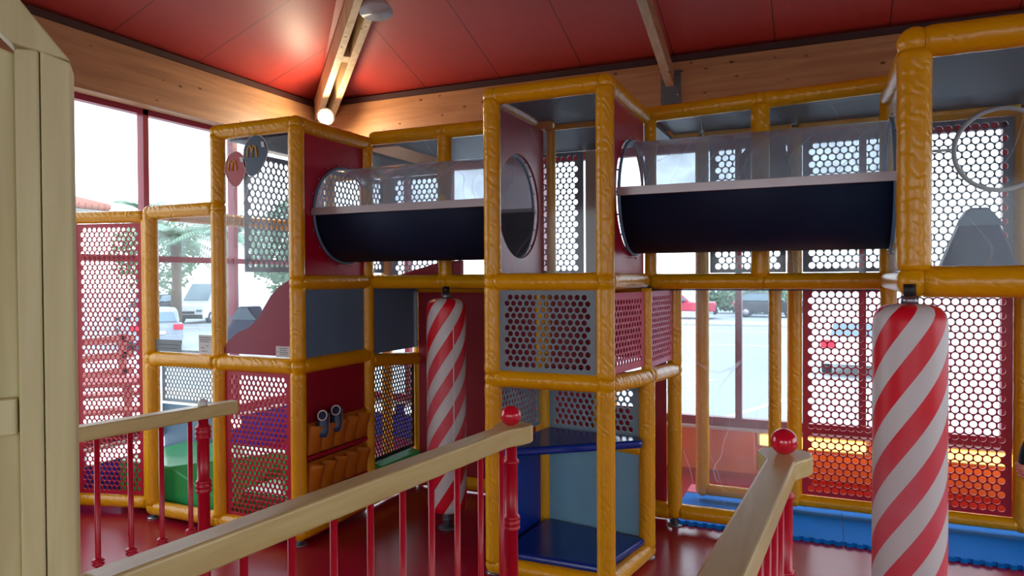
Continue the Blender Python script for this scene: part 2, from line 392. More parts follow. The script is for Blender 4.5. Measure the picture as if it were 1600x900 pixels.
def pane(parent, o, U, V, w, h, m='plexi', name='clear_pane', t=.005): return panel(parent, o, U, V, w, h, m, name, t)
X, Y, Z = (1, 0, 0), (0, 1, 0), (0, 0, 1)

# ------------------------------------------------------------------ room
XL, XR, YB, YF, ZE, SL = -4.95, 4.5, 6.0, -4.0, 3.40, .36
def struct(mb, name, m, bevel=0, label=None): return tag(mb.build(name, m, None, bevel), label=label, kind='structure')
struct(MB().box((XL-.1, YF-.1, -.2), (XR+.1, YB+.1, 0)), 'floor', 'floor')
SILL = .37
def wall_run(name, a, b, m, z0=0, z1=SILL, t=.1, out=1):
    """low wall below the windows; a,b = (x,y) ends, thickness away from the room"""
    a, b = Vector((*a, z0)), Vector((*b, z0)); d = (b-a).normalized(); n = Vector((-d.y, d.x, 0))*t*out
    return struct(MB().prism([a, b, b+n, a+n], (0, 0, z1-z0)), name, m)
wall_run('wall_back', (XL, YB), (-2.3, YB), 'bluepaint')
wall_run('wall_back', (-2.3, YB), (XR, YB), 'orangepaint')
wall_run('wall_left', (XL, YB), (XL, YF), 'bluepaint', out=-1)
# right and front walls (behind the camera): plain wall, unseen windows added for fill light
for nm, a, b, o_ in (('wall_right', (XR, YB), (XR, YF), 1), ('wall_front', (XL, YF), (XR, YF), -1)):
    wall_run(nm, a, b, 'creampaint', z1=.5, out=o_)
    wall_run(nm, a, b, 'creampaint', z0=2.8, z1=3.4, out=o_)
for a, b, nm, o_ in (((XR, YF), (XR, -2.2), 'wall_right', -1), ((XR, -.2), (XR, 1.6), 'wall_right', -1), ((XR, 5.4), (XR, YB), 'wall_right', -1),
                     ((XL, YF), (-4.2, YF), 'wall_front', -1), ((-.6, YF), (.2, YF), 'wall_front', -1), ((3.8, YF), (XR, YF), 'wall_front', -1)):
    wall_run(nm, a, b, 'creampaint', z0=.5, z1=2.8, out=o_)
# left wall beyond the photo's edge, toward the viewer
wall_run('wall_left', (XL, 1.2), (XL, YF), 'creampaint', z0=SILL, z1=3.4, out=-1)
# glulam beams under the eaves
bb = struct(MB().box((XL, YB-.14, 2.96), (XR, YB, ZE-.03)), 'trim_and_shade_back', 'beamwood', .006)
bl = struct(MB().box((XL, YF, 2.96), (XL+.14, YB-.14, ZE-.03)), 'trim_and_shade_left', 'beamwoodY', .006)
struct(MB().box((XL, YB-.02, 2.74), (XR, YB+.12, 2.96)), 'trim_and_shade_back', 'trim_gapshade')
struct(MB().box((XL+.14, YB-.15, ZE-.03), (XR, YB, ZE+.02)), 'trim_and_shade_back', 'trim_gapshade')  # dark strip painting the shadow gap between back beam and ceiling
struct(MB().box((XL, YF, ZE-.03), (XL+.15, YB, ZE+.02)), 'trim_and_shade_left', 'trim_gapshade')  # painted gap shade again, above the left beam
# hipped red ceiling
xm = (XL+XR)/2; zr = ZE+SL*(xm-XL); y1, y2 = YB-(xm-XL), YF+(xm-XL)
A = [(XL, YB, ZE), (XR, YB, ZE), (XR, YF, ZE), (XL, YF, ZE)]
if y1 < y2: ym = (y1+y2)/2; y1 = y2 = ym
R1, R2 = (xm, y1, zr), (xm, y2, zr)
for pts, m in (((A[0], A[1], R1), 'ceilX'), ((A[0], R1, R2, A[3]), 'ceilY'), ((A[1], A[2], R2, R1), 'ceilY'), ((A[3], R2, A[2]), 'ceilX')):
    pts = [p for i, p in enumerate(pts) if p != pts[i-1]]
    struct(MB().prism(pts, (0, 0, .08)), 'ceiling', m)
# outside eave over the windows
struct(MB().box((XL-.9, YB+.1, 3.05), (XR+.9, YB+1.0, 3.15)), 'trim_eave', 'creampaint')
struct(MB().box((XL-.55, YF, 3.12), (XL-.1, YB+.1, 3.2)), 'trim_eave', 'creampaint')

# windows: red frames with glass
def window(n, a, b, z0, z1, mull, transoms=(), fr=.05):
    """a,b = (x,y) ends; mull = fractions of the run"""
    a3, b3 = Vector((*a, 0)), Vector((*b, 0)); L = (b3-a3).length; d = (b3-a3)/L; nrm = Vector((-d.y, d.x, 0))
    w = tag(bpy.data.objects.new('window_%d' % n, None), kind='structure'); COL.objects.link(w); w.location = (*a, z0); ORG[w.name] = Vector((*a, z0))
    mb = MB()
    def bar(s0, s1, q0, q1, dep=.035):
        p = [a3+d*s0-nrm*dep, a3+d*s1-nrm*dep, a3+d*s1+nrm*dep, a3+d*s0+nrm*dep]
        mb.prism([Vector((v.x, v.y, q0)) for v in p], (0, 0, q1-q0))
    bar(0, L, z0, z0+fr+.02); bar(0, L, z1-fr-.05, z1); bar(0, fr, z0+fr+.02, z1-fr); bar(L-fr, L, z0+fr+.02, z1-fr)
    for m_ in mull: bar(m_-fr/2, m_+fr/2, z0+fr+.02, z1-fr)
    for t_ in transoms: bar(fr, L-fr, t_-fr/2, t_+fr/2, .028)
    mb.build('window_frame', 'redframe', w)
    panel(w, a3+d*fr*.5+Vector((0, 0, z0+fr)), d, Z, L-fr, z1-z0-2*fr, 'window', 'window_pane', .006)
    return w
window(1, (XL-.05, 1.2), (XL-.05, YB), SILL, 3.02, (1.2, 2.77, 3.7), (1.77,))
window(2, (XL, YB+.04), (-2.4, YB+.04), SILL, 2.75, (1.12,), ())
window(3, (-2.4, YB+.04), (1.2, YB+.04), SILL, 2.75, (1.75, 2.66,), ())
window(4, (1.2, YB+.04), (XR, YB+.04), SILL, 2.75, (1.2, 2.2), ())
window(5, (XR+.05, 1.6), (XR+.05, 5.4), .5, 2.8, (1.9,), ())  # unseen windows from here on, sized to let in more light
window(6, (XR+.05, -2.2), (XR+.05, -.2), .5, 2.8, (1.,), ())
window(7, (-4.2, YF-.05), (-.6, YF-.05), .5, 2.8, (1.25,), ())  # behind the camera, enlarged to brighten surfaces facing the viewer
window(8, (.2, YF-.05), (3.8, YF-.05), .5, 2.8, (1.2,), ())
# sill boards
struct(MB().box((XL, YB-.06, SILL-.02), (XR, YB, SILL+.0)), 'trim_sill', 'white')
struct(MB().box((XL, 1.2, SILL-.02), (XL+.06, YB-.06, SILL)), 'trim_sill', 'white')
# light strips below the sills
for i, (x0, x1, m, lab) in enumerate(((-.5, .3, 'stripyellow', 'glowing yellow light strip on the orange wall behind the left end of the perforated screen'),
                                   (.35, 1.4, 'stripyellow', 'glowing yellow light strip on the orange wall behind the striped bag at right'),
                                   (-4.6, -3.95, 'stripwhite', 'bluish white light strip on the blue wall in the far left corner'),
                                   (-3.85, -3.1, 'stripwhite', 'bluish white light strip on the blue wall seen above the green cushion'))):
    t = thing('light_strip', lab, 'light', (x0, YB-.03, .3), 'light strips under the window sills')
    MB().box((x0, YB-.02, .235), (x1, YB, .345)).build('backing', 'alu', t)
    MB().box((x0+.02, YB-.05, .25), (x1-.02, YB-.02, .33)).build('diffuser', m, t, .008)
t = thing('light_strip', 'bluish white light strip low on the left wall behind the outer red screen', 'light', (XL+.03, 3.4, .3), 'light strips under the window sills')
MB().box((XL, 3.4, .235), (XL+.02, 4.9, .345)).build('backing', 'alu', t)
MB().box((XL+.02, 3.42, .25), (XL+.05, 4.88, .33)).build('diffuser', 'stripwhite', t, .008)

# rafters
def slanted(p0, p1, w, h, name, m, parent=None, up_=Vector((0, 0, 1))):
    p0, p1 = Vector(p0), Vector(p1); d = (p1-p0).normalized(); s_ = d.cross(up_).normalized(); u = s_.cross(d)
    c = [p0+s_*a*w/2+u*b*h/2 for a, b in ((-1, -1), (1, -1), (1, 1), (-1, 1))]
    return MB().prism(c, p1-p0).build(name, m, parent, .004)
t = thing('hip_rafter', 'pair of pale timber boards rising from the corner to the roof', 'rafter', (XL+.1, YB-.1, 3.3))
dg = Vector((1.11, -1, SL)).normalized()
c0 = Vector((-4.72, 5.86, 3.335)); sd = Vector((1, 1, 0)).normalized()
for s_ in (-1, 1):
    off = sd*s_*.062
    slanted(c0+off, c0+off+dg*5.0, .062, .22, 'board', 'hipwood', t)
for k in (1.15, 2.6, 4.0):
    p = c0+dg*k; slanted(p, p+dg*.1, .07, .2, 'spacer', 'hipwood', t)
t = thing('rafter', 'single timber rafter on a steel bracket above the right gallery', 'rafter', (-1.17, YB-.14, 3.2))
slanted((-1.17, YB-.1, 3.22), (-1.17, .9, 3.22+SL*5), .07, .13, 'board', 'beamwoodY', t)
q = MB(); q.box((-1.245, YB-.155, 2.98), (-1.085, YB-.14, 3.3)); q.build('bracket', 'dsteel', t)
for bx_ in (-1.225, -1.105):
    for bz in (3.0, 3.1, 3.24): MB().cyl((bx_, YB-.162, bz), (bx_, YB-.155, bz), .008, 8).build('bolt', 'steel', t)

# lamps
def lamp(loc, axis, label, on, size=.1):
    t = thing('ceiling_lamp', label, 'lamp', loc)
    a = Vector(axis).normalized(); p = Vector(loc)
    MB().rings([(p-a*size*1.0, size*.22), (p-a*size*.95, size*.3), (p-a*size*.75, size*.42), (p-a*size*.45, size*.78), (p-a*size*.12, size*.98), (p, size*1.0), (p+a*size*.03, size*.97), (p-a*size*.05, size*.93), (p-a*size*.35, size*.6)], 28, cap=True).build('lamp_shade', 'lampshade', t)
    MB().cyl(p-a*size*1.9, p-a*size*1.0, size*.13, 12).build('stem', 'lampshade', t)
    if on:
        MB().ball(p+a*size*.02, size*.62, 16, 10).build('bulb', 'bulb', t)
        l = bpy.data.lights.new('lamp_light', 'POINT'); l.energy = 30; l.color = (1, .78, .52); l.shadow_soft_size = size*.65
        lo = bpy.data.objects.new('lamp_light', l); COL.objects.link(lo); lo.parent = t; lo.location = a*size*.85
    else:
        MB().cyl(p-a*size*.2, p-a*size*.12, size*.8, 24).build('reflector', 'steel', t)
lamp((-2.275, 3.28, 3.075), (.12, -.1, -1), 'unlit white dome lamp hanging beside the pale rafter boards', False, .092)
lamp((-4.36, 5.44, 3.15), (.35, -.75, -.5), 'brightly lit lamp in the corner where the two wood beams meet', True, .085)

# ------------------------------------------------------------------ left cabin
y0, y1_, y2_, y3 = 3.33, 4.03, 4.72, 5.2
xa, xb, xc = -4.13, -3.52, -2.89
t = thing('play_cabin', 'tall yellow-framed play cabin at left with balloon pictures on its clear window', 'play cabin', (-3.5, 4.2, 0))
zb, zm, zl, zh, zu = .07, 1.075, 2.05, 2.53, 1.58
for x in (xa, xb, xc):
    top = zl if x == xa else zh
    post(t, x, y0, .11, zm-.05); post(t, x, y0, zm+.05, (zl-.02 if x != xc else zu-.04)); foot(t, x, y0)
    if x == xb: post(t, x, y0, zl+.05, zh-.03)
    if x == xc: post(t, x, y0, zu+.04, zh-.03)
for a, b in ((xa, xb), (xb, xc)):
    beam(t, (a+.04, y0, zb), (b-.04, y0, zb)); beam(t, (a+.04, y0, zm), (b-.04, y0, zm), r=.05)
beam(t, (xa+.03, y0, zl), (xb-.04, y0, zl)); beam(t, (xb+.03, y0, zh), (xc-.03, y0, zh))
knots(t, [(x, y0, zb) for x in (xa, xb, xc)]+[(x, y0, zm) for x in (xa, xb, xc)]+[(xa, y0, zl), (xb, y0, zl), (xb, y0, zh), (xc, y0, zh), (xc, y0, zu)])
# side of the cabin
for z, ye in ((zb, y2_), (zm, y2_), (zu, y2_), (zh, y1_)):
    beam(t, (xc, y0+.04, z), (xc, y1_-.04, z))
    if ye > y1_ and z != zb: beam(t, (xc, y1_+.04, z if z != zm else z-.04), (xc, y2_-.04, z if z != zm else z-.09))
beam(t, (xc, y1_+.04, .2), (xc, y2_-.04, .2)); beam(t, (xc, y1_+.04, zb), (xc, y2_-.04, zb))
for z0_, z1_ in ((.11, zm-.04), (zm+.04, zu-.04), (zu+.04, zh-.03)): post(t, xc, y1_, z0_, z1_)
post(t, xc, y2_, .11, .95, .05); post(t, xc, y2_, 1.02, zu-.04, .05); foot(t, xc, y2_)
knots(t, [(xc, y1_, z) for z in (zb, zm, zu, zh)]+[(xc, y2_, .985)])
# rear posts and deck
for x in (xa, xb, xc):
    post(t, x, y3, .02, 2.5)
for a, b in ((xa, xb), (xb, xc)): beam(t, (a+.04, y3, zm), (b-.04, y3, zm)); beam(t, (a+.04, y3, zh), (b-.04, y3, zh))
beam(t, (xa, y0+.04, zl), (xa, y3-.04, zl))
MB().box((xb+.05, y0+.05, zh-.05), (xc-.05, y3-.05, zh-.025)).build('roof_panel', 'roofdeck', t)
e = .047
pane(t, (xa+e, y0, zm+.05), X, Z, xb-xa-2*e, zl-zm-.09, 'plexi', 'window_pane')
pane(t, (xb+e, y0, zm+.05), X, Z, xc-xb-2*e, zh-zm-.09, 'plexi', 'window_pane')
perf(t, (-4.92, 4.06, .62), X, Z, .62, .42, 'greyperf', .036, .43); panel(t, (-4.92, 4.06, .1), X, Z, .62, .5, 'slate', 'slate_panel')
perf(t, (xb+e, y0, zb+.04), X, Z, xc-xb-2*e, zm-zb-.09, 'redperf', .036, .4)
hole_panel(t, (xc, y0+e, zu+.04), Y, Z, y1_-y0-2*e, zh-zu-.08, 3.77-y0-e, 2.01-zu-.04, .3, 'red', 'round_hole_panel')
panel(t, (xc, y0+e, zm+.04), Y, Z, y1_-y0-2*e, zu-zm-.08, 'slate', 'slate_panel')
panel(t, (xc, y1_+e, zm), Y, Z, y2_-y1_-2*e, zu-zm-.04, 'slate', 'slate_panel')
panel(t, (xc, y0+e, .68), Y, Z, y1_-y0-2*e, zm-.72, 'darkred', 'red_panel')
panel(t, (xc-.02, y0+e, .11), Y, Z, y1_-y0-2*e, .57, 'darkred', 'red_panel')
perf(t, (xc-.03, y1_+e, .30), Y, Z, y2_-y1_-2*e, .70, 'darkperf', .034, .42); panel(t, (xc-.02, y1_+e, .01), Y, Z, y2_-y1_-2*e, .27, 'orangefab', 'lower_apron')
perf(t, (xb+e, y3, zm+.05), X, Z, xc-xb-2*e, zh-zm-.1, 'paleperf', .05, .43)
perf(t, (xb, y3-.05, 1.65), (0, -1, 0), Z, 1.6, .8, 'paleperf', .05, .43)
# prints on the window: hill, balloons with strings, notices
FY = y0-.006
def flat(pts, m, name, d=.002, off=0):
    q = MB(); q.prism([(x, FY-off, z) for x, z in pts], (0, -d, 0)); return q.build(name, m, t)
hill = [(xb+e, 1.135), (xc-e, 1.135), (xc-e, 1.60), (-3.02, 1.56), (-3.09, 1.50), (-3.15, 1.42), (-3.2, 1.35), (-3.27, 1.30), (-3.36, 1.27), (-3.44, 1.215), (xb+e, 1.17)]
flat(hill, 'sticker_hill', 'hill_picture')
def balloon(cx, cz, rx, rz, m, tipx):
    pts = []
    for k in range(40):
        a = 2*PI*k/40; c, s_ = math.cos(a), math.sin(a)
        zz = cz+rz*s_ if s_ > -.2 else cz+rz*s_*1.25
        xx = cx+rx*c*(1 if s_ > -.2 else (1-((-s_-.2)/.8)**1.6*.25))+(tipx*(-s_-.0) if s_ < 0 else 0)
        pts.append((xx, zz))
    o = flat(pts, m, 'balloon_picture', off=.002)
    # pale outline, highlight, arches
    q = MB(); q.rings([((x, FY-.0045, z), .0022) for x, z in pts+[pts[0]]], 6)
    q.build('balloon_outline', 'white', t)
    q = MB(); q.prism([(cx+rx*.42, FY-.006, cz+rz*.62), (cx+rx*.66, FY-.006, cz+rz*.58), (cx+rx*.74, FY-.006, cz+rz*.28), (cx+rx*.5, FY-.006, cz+rz*.3)], (0, -.001, 0)); q.build('highlight', 'white', t)
    q = MB()
    for sx in (-1, 1):
        P = []
        for k in range(13):
            a = PI*k/12; P.append(((cx-rx*.3+sx*rx*.19-rx*.19*math.cos(a)*1, FY-.006, cz-rz*.2+rz*.62*math.sin(a)**.8), .0042))
        q.rings(P, 6)
    q.build('arches_logo', 'gold', t)
balloon(-3.36, 2.30, .085, .098, 'sticker_red', -.0)
balloon(-3.195, 2.375, .098, .112, 'sticker_blue', -.03)
for a, b, c in (((-3.36, 2.175), (-3.375, 2.0), (-3.385, 1.80)), ((-3.225, 2.235), (-3.31, 2.05), (-3.37, 1.80))):
    q = MB(); q.rings([((x, FY-.003, z), .0022) for x, z in (a, b, c)], 6); q.build('balloon_string', 'white', t)
def notice(x0, z0, x1, z1, m, rows, ink, name):
    q = MB(); q.prism([(x0, FY-.002, z0), (x1, FY-.002, z0), (x1, FY-.002, z1), (x0, FY-.002, z1)], (0, -.0015, 0)); o = q.build(name, m, t)
    q = MB()
    for (fz, f0, f1) in rows:
        x = x0+(x1-x0)*f0; e_ = x0+(x1-x0)*f1; zz = z0+(z1-z0)*fz
        while x < e_-.003:
            w_ = random.uniform(.004, .011); q.box((x, FY-.0045, zz), (min(x+w_, e_), FY-.0035, zz+.0045)); x += w_+.003
    p = q.build('print', ink, o); return o
notice(xa+e, 1.128, xa+e+.235, 1.205, 'metalnotice', [(.55, .1, .93), (.25, .22, .85)], 'inkgrey', 'grey_notice')
notice(xb-e-.125, 1.125, xb-e-.01, 1.245, 'paper', [(.85, .1, .95), (.74, .08, .93), (.63, .15, .8), (.4, .55, .75), (.3, .2, .45), (.12, .2, .7)], 'ink', 'paper_notice')
notice(xc-e-.115, 1.128, xc-e-.005, 1.195, 'paper', [(.78, .25, .88), (.6, .28, .8), (.42, .28, .88), (.24, .28, .85), (.45, .08, .2)], 'inkgrey', 'paper_notice')

# shoe pockets and shoes
t = thing('shoe_pocket_rack', 'orange padded shoe pockets in three rows on the cabin side', 'shoe rack', (xc+.02, 3.68, .1))
ya_, yb_ = y0+.05, y1_-.05
for row in range(3):
    zt = .72-row*.235; zbm = zt-.19
    panel(t, (xc+.012, ya_, zbm), Y, Z, yb_-ya_, zt-zbm, 'orangefab', 'pocket_backing', .015)
    npk = 5
    for k in range(npk):
        w_ = (yb_-ya_)/npk; p0 = ya_+k*w_; q = MB(); nu, nv = 10, 8; vs = []
        for j in range(nv+1):
            v = j/nv
            for i in range(nu+1):
                u = i/nu; bul = math.sin(PI*u)**.7*(.012+.05*v**1.5); topz = zbm+(zt-.04-zbm)*v+(.035*(1-u) if j == nv else .035*(1-u)*v**3)
                vs.append((xc+.022+bul, p0+u*w_+(.012*v*math.sin(PI*u)), topz))
        fs = [(j*(nu+1)+i, j*(nu+1)+i+1, (j+1)*(nu+1)+i+1, (j+1)*(nu+1)+i) for j in range(nv) for i in range(nu)]
        q.add(vs, fs, True); o = q.build('pocket', 'orangefab', t); sm = o.modifiers.new('thick', 'SOLIDIFY'); sm.thickness = .004; sm.offset = 1
    MB().box((xc+.012, ya_, zbm-.032), (xc+.035, yb_, zbm-.006)).build('red_strap', 'red', t, .004)
def shoe(loc, rz, label):
    t = thing('shoe', label, 'shoe', (0, 0, 0), 'pair of child shoes in the rack')
    P = [(-.075, .022, .03), (-.07, .03, .05), (-.045, .033, .062), (-.01, .033, .055), (.025, .035, .042), (.055, .034, .034), (.075, .025, .025), (.082, .01, .012)]
    vs = []; n = 14
    for x, w_, h in P:
        for k in range(n):
            a = 2*PI*k/n; vs.append((x, w_*math.cos(a), max(0, h*.5+h*.5*math.sin(a)*(1 if math.sin(a) > 0 else 1))))
    fs = [(i*n+k, i*n+(k+1) % n, (i+1)*n+(k+1) % n, (i+1)*n+k) for i in range(len(P)-1) for k in range(n)]+[tuple(range(n))[::-1], tuple(range((len(P)-1)*n, len(P)*n))]
    q = MB(); q.add(vs, fs, True); q.build('upper', 'shoe', t)
    q = MB(); out = [(x, w_*1.08, -.008) for x, w_, h in P]+[(x, -w_*1.08, -.008) for x, w_, h in P[::-1]]
    q.prism(out, (0, 0, .014)); q.build('sole', 'sole', t)
    q = MB(); q.rings([((-.04+.031*math.cos(2*PI*k/20), .027*math.sin(2*PI*k/20), .062), .0045) for k in range(21)], 8, cap=False); q.build('collar', 'white', t)
    t.location = loc; t.rotation_euler = (0, math.radians(62), rz); return t
shoe((xc+.055, 3.49, .70), math.radians(-60), 'navy child shoe stuck in the first pocket, left of the pair')
shoe((xc+.055, 3.62, .71), math.radians(-60), 'navy child shoe in the top row of pockets, right of the pair')

# green foam inside the cabin
t = thing('foam_ramp', 'green vinyl foam ramp on the floor inside the low cabin bay', 'foam block', (-3.8, 3.9, 0))
rx0, rx1, rfy, rby = xa+.055, xb+.0, y0+.08, 4.0
q = MB(); q.add([(rx0-.5, rfy+.0, .02), (rx1, rfy, .02), (rx1, rby, .02), (rx0-.5, rby, .02), (rx0-.5, rfy, .33), (rx1, rfy, .12), (rx1, rby, .36), (rx0-.5, rby, .34), (rx0, rfy, .33)],
                [(3, 2, 1, 0), (0, 1, 5, 8, 4), (1, 2, 6, 5), (2, 3, 7, 6), (3, 0, 4, 7), (8, 5, 6), (4, 8, 6, 7)]); q.build('ramp', 'green', t, .012)
t = thing('foam_steps', 'green padded foam steps behind the red perforated screen', 'foam block', (-3.2, 3.9, 0))
for k in range(2):
    MB().box((xb+.07, y0+.09+k*.36, .02), (xc-.09, y0+.44+k*.36, .24+k*.16)).build('step', 'green', t, .015)
t = thing('foam_cushion', 'dark green foam cushion lying on the lower beam beside the shoe pockets', 'cushion', (-3.1, 4.35, .25))
MB().prism([(xc-.015, y1_+.055, .25), (xc+.075, y1_+.055, .25), (xc+.075, y1_+.055, .29), (xc-.015, y1_+.055, .31)], (0, .52, .0)).build('cushion_top', 'green', t, .012); MB().box((xc-.012, y1_+.06, .235), (xc+.07, y1_+.57, .255)).build('cushion_base', 'dgreen', t, .005)

# ------------------------------------------------------------------ saddles (blue foam obstacles)
def obstacle(cx, cy, z0, w, h, wt, dep, label):
    t = thing('foam_hurdle', label, 'foam hurdle', (cx, cy, z0), 'pointed navy foam hurdles in the upper bays')
    pts = [(cx-w/2, z0), (cx+w/2, z0), (cx+wt/2+.02, z0+h*.86), (cx+wt/2-.01, z0+h), (cx-wt/2+.01, z0+h), (cx-wt/2-.02, z0+h*.86)]
    MB().prism([(x, cy-dep/2, z) for x, z in pts], (0, dep, 0)).build('hurdle_body', 'navy2', t, .012)
    k = .8; a, b = wt/2+.02+(w/2-wt/2-.02)*(1-k)*1.0, z0+h*.72
    q = MB(); q.prism([(cx-a-.012, cy-dep/2-.004, b), (cx+a+.012, cy-dep/2-.004, b), (cx+wt/2+.018, cy-dep/2-.004, z0+h*.87), (cx+wt/2-.012, cy-dep/2-.004, z0+h-.01), (cx-wt/2+.012, cy-dep/2-.004, z0+h-.01), (cx-wt/2-.018, cy-dep/2-.004, z0+h*.87)], (0, .002, 0))
    q.build('grey_top_patch', 'slate', t)
M['navy2'] = mat('hurdle_navy', lin(24, 44, 100), rough=.5)
obstacle(.69, 4.15, 1.625, .34, .31, .10, .12, 'pointed navy foam hurdle in the big right cabin')
obstacle(-4.12, 4.2, 1.03, .62, .36, .12, .14, 'pointed navy foam hurdle in the left cabin behind the paper notice')

# ------------------------------------------------------------------ left gallery (upper, behind the first tunnel)
GX0, GX1, GY = xc, -1.65, 4.08
t = thing('play_gallery', 'upper gallery frame behind the left dark tunnel, with two clear windows', 'play gallery', (-2.3, 4.6, 0))
xg = -2.30
beam(t, (GX0+.04, GY, 2.57), (xg-.03, GY, 2.57)); beam(t, (xg+.03, GY, 2.57), (GX1+.1, GY, 2.57))
beam(t, (GX0+.04, GY, 1.58), (xg-.03, GY, 1.58)); beam(t, (xg+.03, GY, 1.58), (GX1-.04, GY, 1.58))
post(t, xg, GY, 1.62, 2.54); knots(t, [(xg, GY, 2.57), (xg, GY, 1.58)])
e = .045
pane(t, (GX0+e, GY, 1.62), X, Z, xg-GX0-2*e, .9, 'plexi', 'window_pane'); pane(t, (xg+e, GY, 1.62), X, Z, GX1-xg-2*e, .9, 'plexi', 'window_pane')
for a, b in ((GX0+.06, xg), (xg, GX1), (GX1, -1.0)):
    pass
MB().box((GX0+.05, GY+.06, 1.53), (-.99, 5.15, 1.565)).build('deck', 'roofdeck', t)
MB().box((GX0+.05, GY+.06, 2.565), (-.99, 5.15, 2.59)).build('roof_panel', 'roofdeck', t)
# red partition inside the gallery
panel(t, (-2.02, GY+.1, 1.6), Y, Z, .95, .92, 'red', 'red_partition')
MB().prism([(-2.78, GY+.02, 1.6), (-2.2, GY+.02, 1.6), (-2.2, GY+.02, 1.72), (-2.35, GY+.02, 1.71)], (0, .05, 0)).build('red_ramp', 'red', t)
# lower red wall behind the striped bag
RY = 4.66
for a, b in ((-2.86, -2.08), (-2.08, -1.46), (-1.38, -1.33), (-1.1, -.96)):
    panel(t, (a, RY, .01), X, Z, b-a, 1.5, 'darkred', 'red_panel')
panel(t, (-1.33, RY, .01), X, Z, .23, .72, 'darkred', 'red_panel'); panel(t, (-1.33, RY, 1.06), X, Z, .23, .46, 'darkred', 'red_panel'); panel(t, (-.99, 4.62, 1.06), Y, Z, .45, .46, 'darkred', 'red_panel')
beam(t, (-2.84, RY, zb), (-1.47, RY, zb)); beam(t, (-1.38, RY, zb), (-.97, RY, zb)); post(t, -1.42, RY, .03, 1.5)
beam(t, (-2.84, RY, 1.54), (-1.47, RY, 1.54)); beam(t, (-1.38, RY, 1.54), (-.97, RY, 1.54))

# ------------------------------------------------------------------ tower
tx0, tx1, ty0, ty1 = -1.645, -1.015, 3.44, 4.2
t = thing('play_tower', 'narrow yellow-framed climbing tower in the middle with blue padded shelves', 'play tower', (-1.33, 3.8, 0))
ztop, ze, zk, zs = 2.58, 1.58, 1.06, .045
# lower cell: rear-right post sits slightly outward, rear-left inward
FL, FR, BR, BL = (tx0, ty0), (tx1, ty0), (-.93, 3.97), (-1.60, 4.06)
for (x, y) in (FL, FR): post(t, x, y, .08, zk-.04); post(t, x, y, zk+.04, ze-.04); post(t, x, y, ze+.04, ztop-.03)
post(t, BR[0], BR[1], .08, 1.0); post(t, BL[0], BL[1], .08, 1.5)
for p in (FL, BR): foot(t, *p)
beam(t, (FL[0]+.04, ty0, zs), (FR[0]-.04, ty0, zs)); beam(t, (FR[0]+.01, ty0+.04, zs), (BR[0]-.005, BR[1]-.04, zs))
beam(t, (BL[0]+.04, BL[1], zs), (BR[0]-.04, BR[1], zs)); beam(t, (FL[0], ty0+.04, zs), (BL[0], BL[1]-.04, zs))
beam(t, (FL[0]+.04, ty0, zk), (FR[0]-.04, ty0, zk)); beam(t, (FL[0]+.04, ty0, ze), (FR[0]-.04, ty0, ze)); beam(t, (FL[0]+.04, ty0, ztop), (FR[0]-.04, ty0, ztop))
knots(t, [(x, ty0, z) for x in (tx0, tx1) for z in (zs, zk, ze, ztop)]+[(BR[0], BR[1], zs), (BR[0], BR[1], 1.04)])
# right side beams, running on to the gallery corner post
P2 = (-.885, 4.55)
beam(t, (tx1+.005, ty0+.04, 1.055), (BR[0]-.005, BR[1]-.04, 1.035)); beam(t, (BR[0]+.005, BR[1]+.04, 1.035), (P2[0]-.01, P2[1]-.02, 1.01))
post(t, BR[0], BR[1], 1.08, 1.52, .03)
beam(t, (tx1, ty0+.04, ze), (tx1, ty1+.02, ze)); beam(t, (tx1, ty0+.04, ztop), (tx1, ty1+.06, ztop)); beam(t, (tx0, ty0+.04, ztop), (tx0, ty1, ztop)); beam(t, (tx0, ty0+.04, ze), (tx0, ty1, ze))
beam(t, (tx0, ty1, ztop), (tx1-.04, ty1, ztop)); post(t, tx0+.04, ty1+.03, ze+.04, ztop-.03, .03)
d = Vector((BR[0]-tx1, BR[1]-ty0, 0)); dl = d.length; d /= dl
perf(t, (tx1+d.x*.05, ty0+d.y*.05, zk+.04), d, Z, dl-.09, .42, 'pinkperf', .037, .38, name='rose_perforated_panel')
d2 = Vector((P2[0]-BR[0], P2[1]-BR[1], 0)); d2l = d2.length; d2 /= d2l
perf(t, (BR[0]+d2.x*.04, BR[1]+d2.y*.04, zk+.02), d2, Z, d2l-.1, .44, 'pinkperf', .037, .38, name='rose_perforated_panel')
perf(t, (tx0+.046, ty0-.01, zk+.045), X, Z, tx1-tx0-.092, ze-zk-.09, 'grey', .0375, .395, margin=.012, name='grey_perforated_panel', rnd=4)
pane(t, (tx0+.046, ty0, ze+.045), X, Z, tx1-tx0-.092, ztop-ze-.085, 'plexi', 'window_pane')
hole_panel(t, (tx0, ty0+.05, ze+.04), Y, Z, ty1-ty0-.07, ztop-ze-.08, 3.80-ty0-.05, 2.02-ze-.04, .305, 'red', 'round_hole_panel')
hole_panel(t, (tx1, ty0+.05, ze+.04), Y, Z, ty1-ty0-.02, ztop-ze-.08, 3.93-ty0-.05, 2.06-ze-.04, .315, 'red', 'round_hole_panel')
MB().box((tx0+.05, ty0+.05, ztop-.02), (tx1-.05, ty1-.04, ztop)).build('roof_panel', 'roofdeck', t)
shade_deck = MB(); shade_deck.prism([(tx0+.04, ty0+.04, 1.03), (tx1-.03, ty0+.04, 1.03), (BR[0]-.03, BR[1]-.03, 1.03), (BL[0]+.03, BL[1]-.03, 1.03)], (0, 0, .03)); shade_deck.build('deck', 'navy', t, .006)  # deck added to block light, so the perforated panel's holes look darker
MB().box((tx0+.05, ty0+.05, ze-.03), (tx1-.05, ty1-.04, ze)).build('deck', 'navy', t, .008)
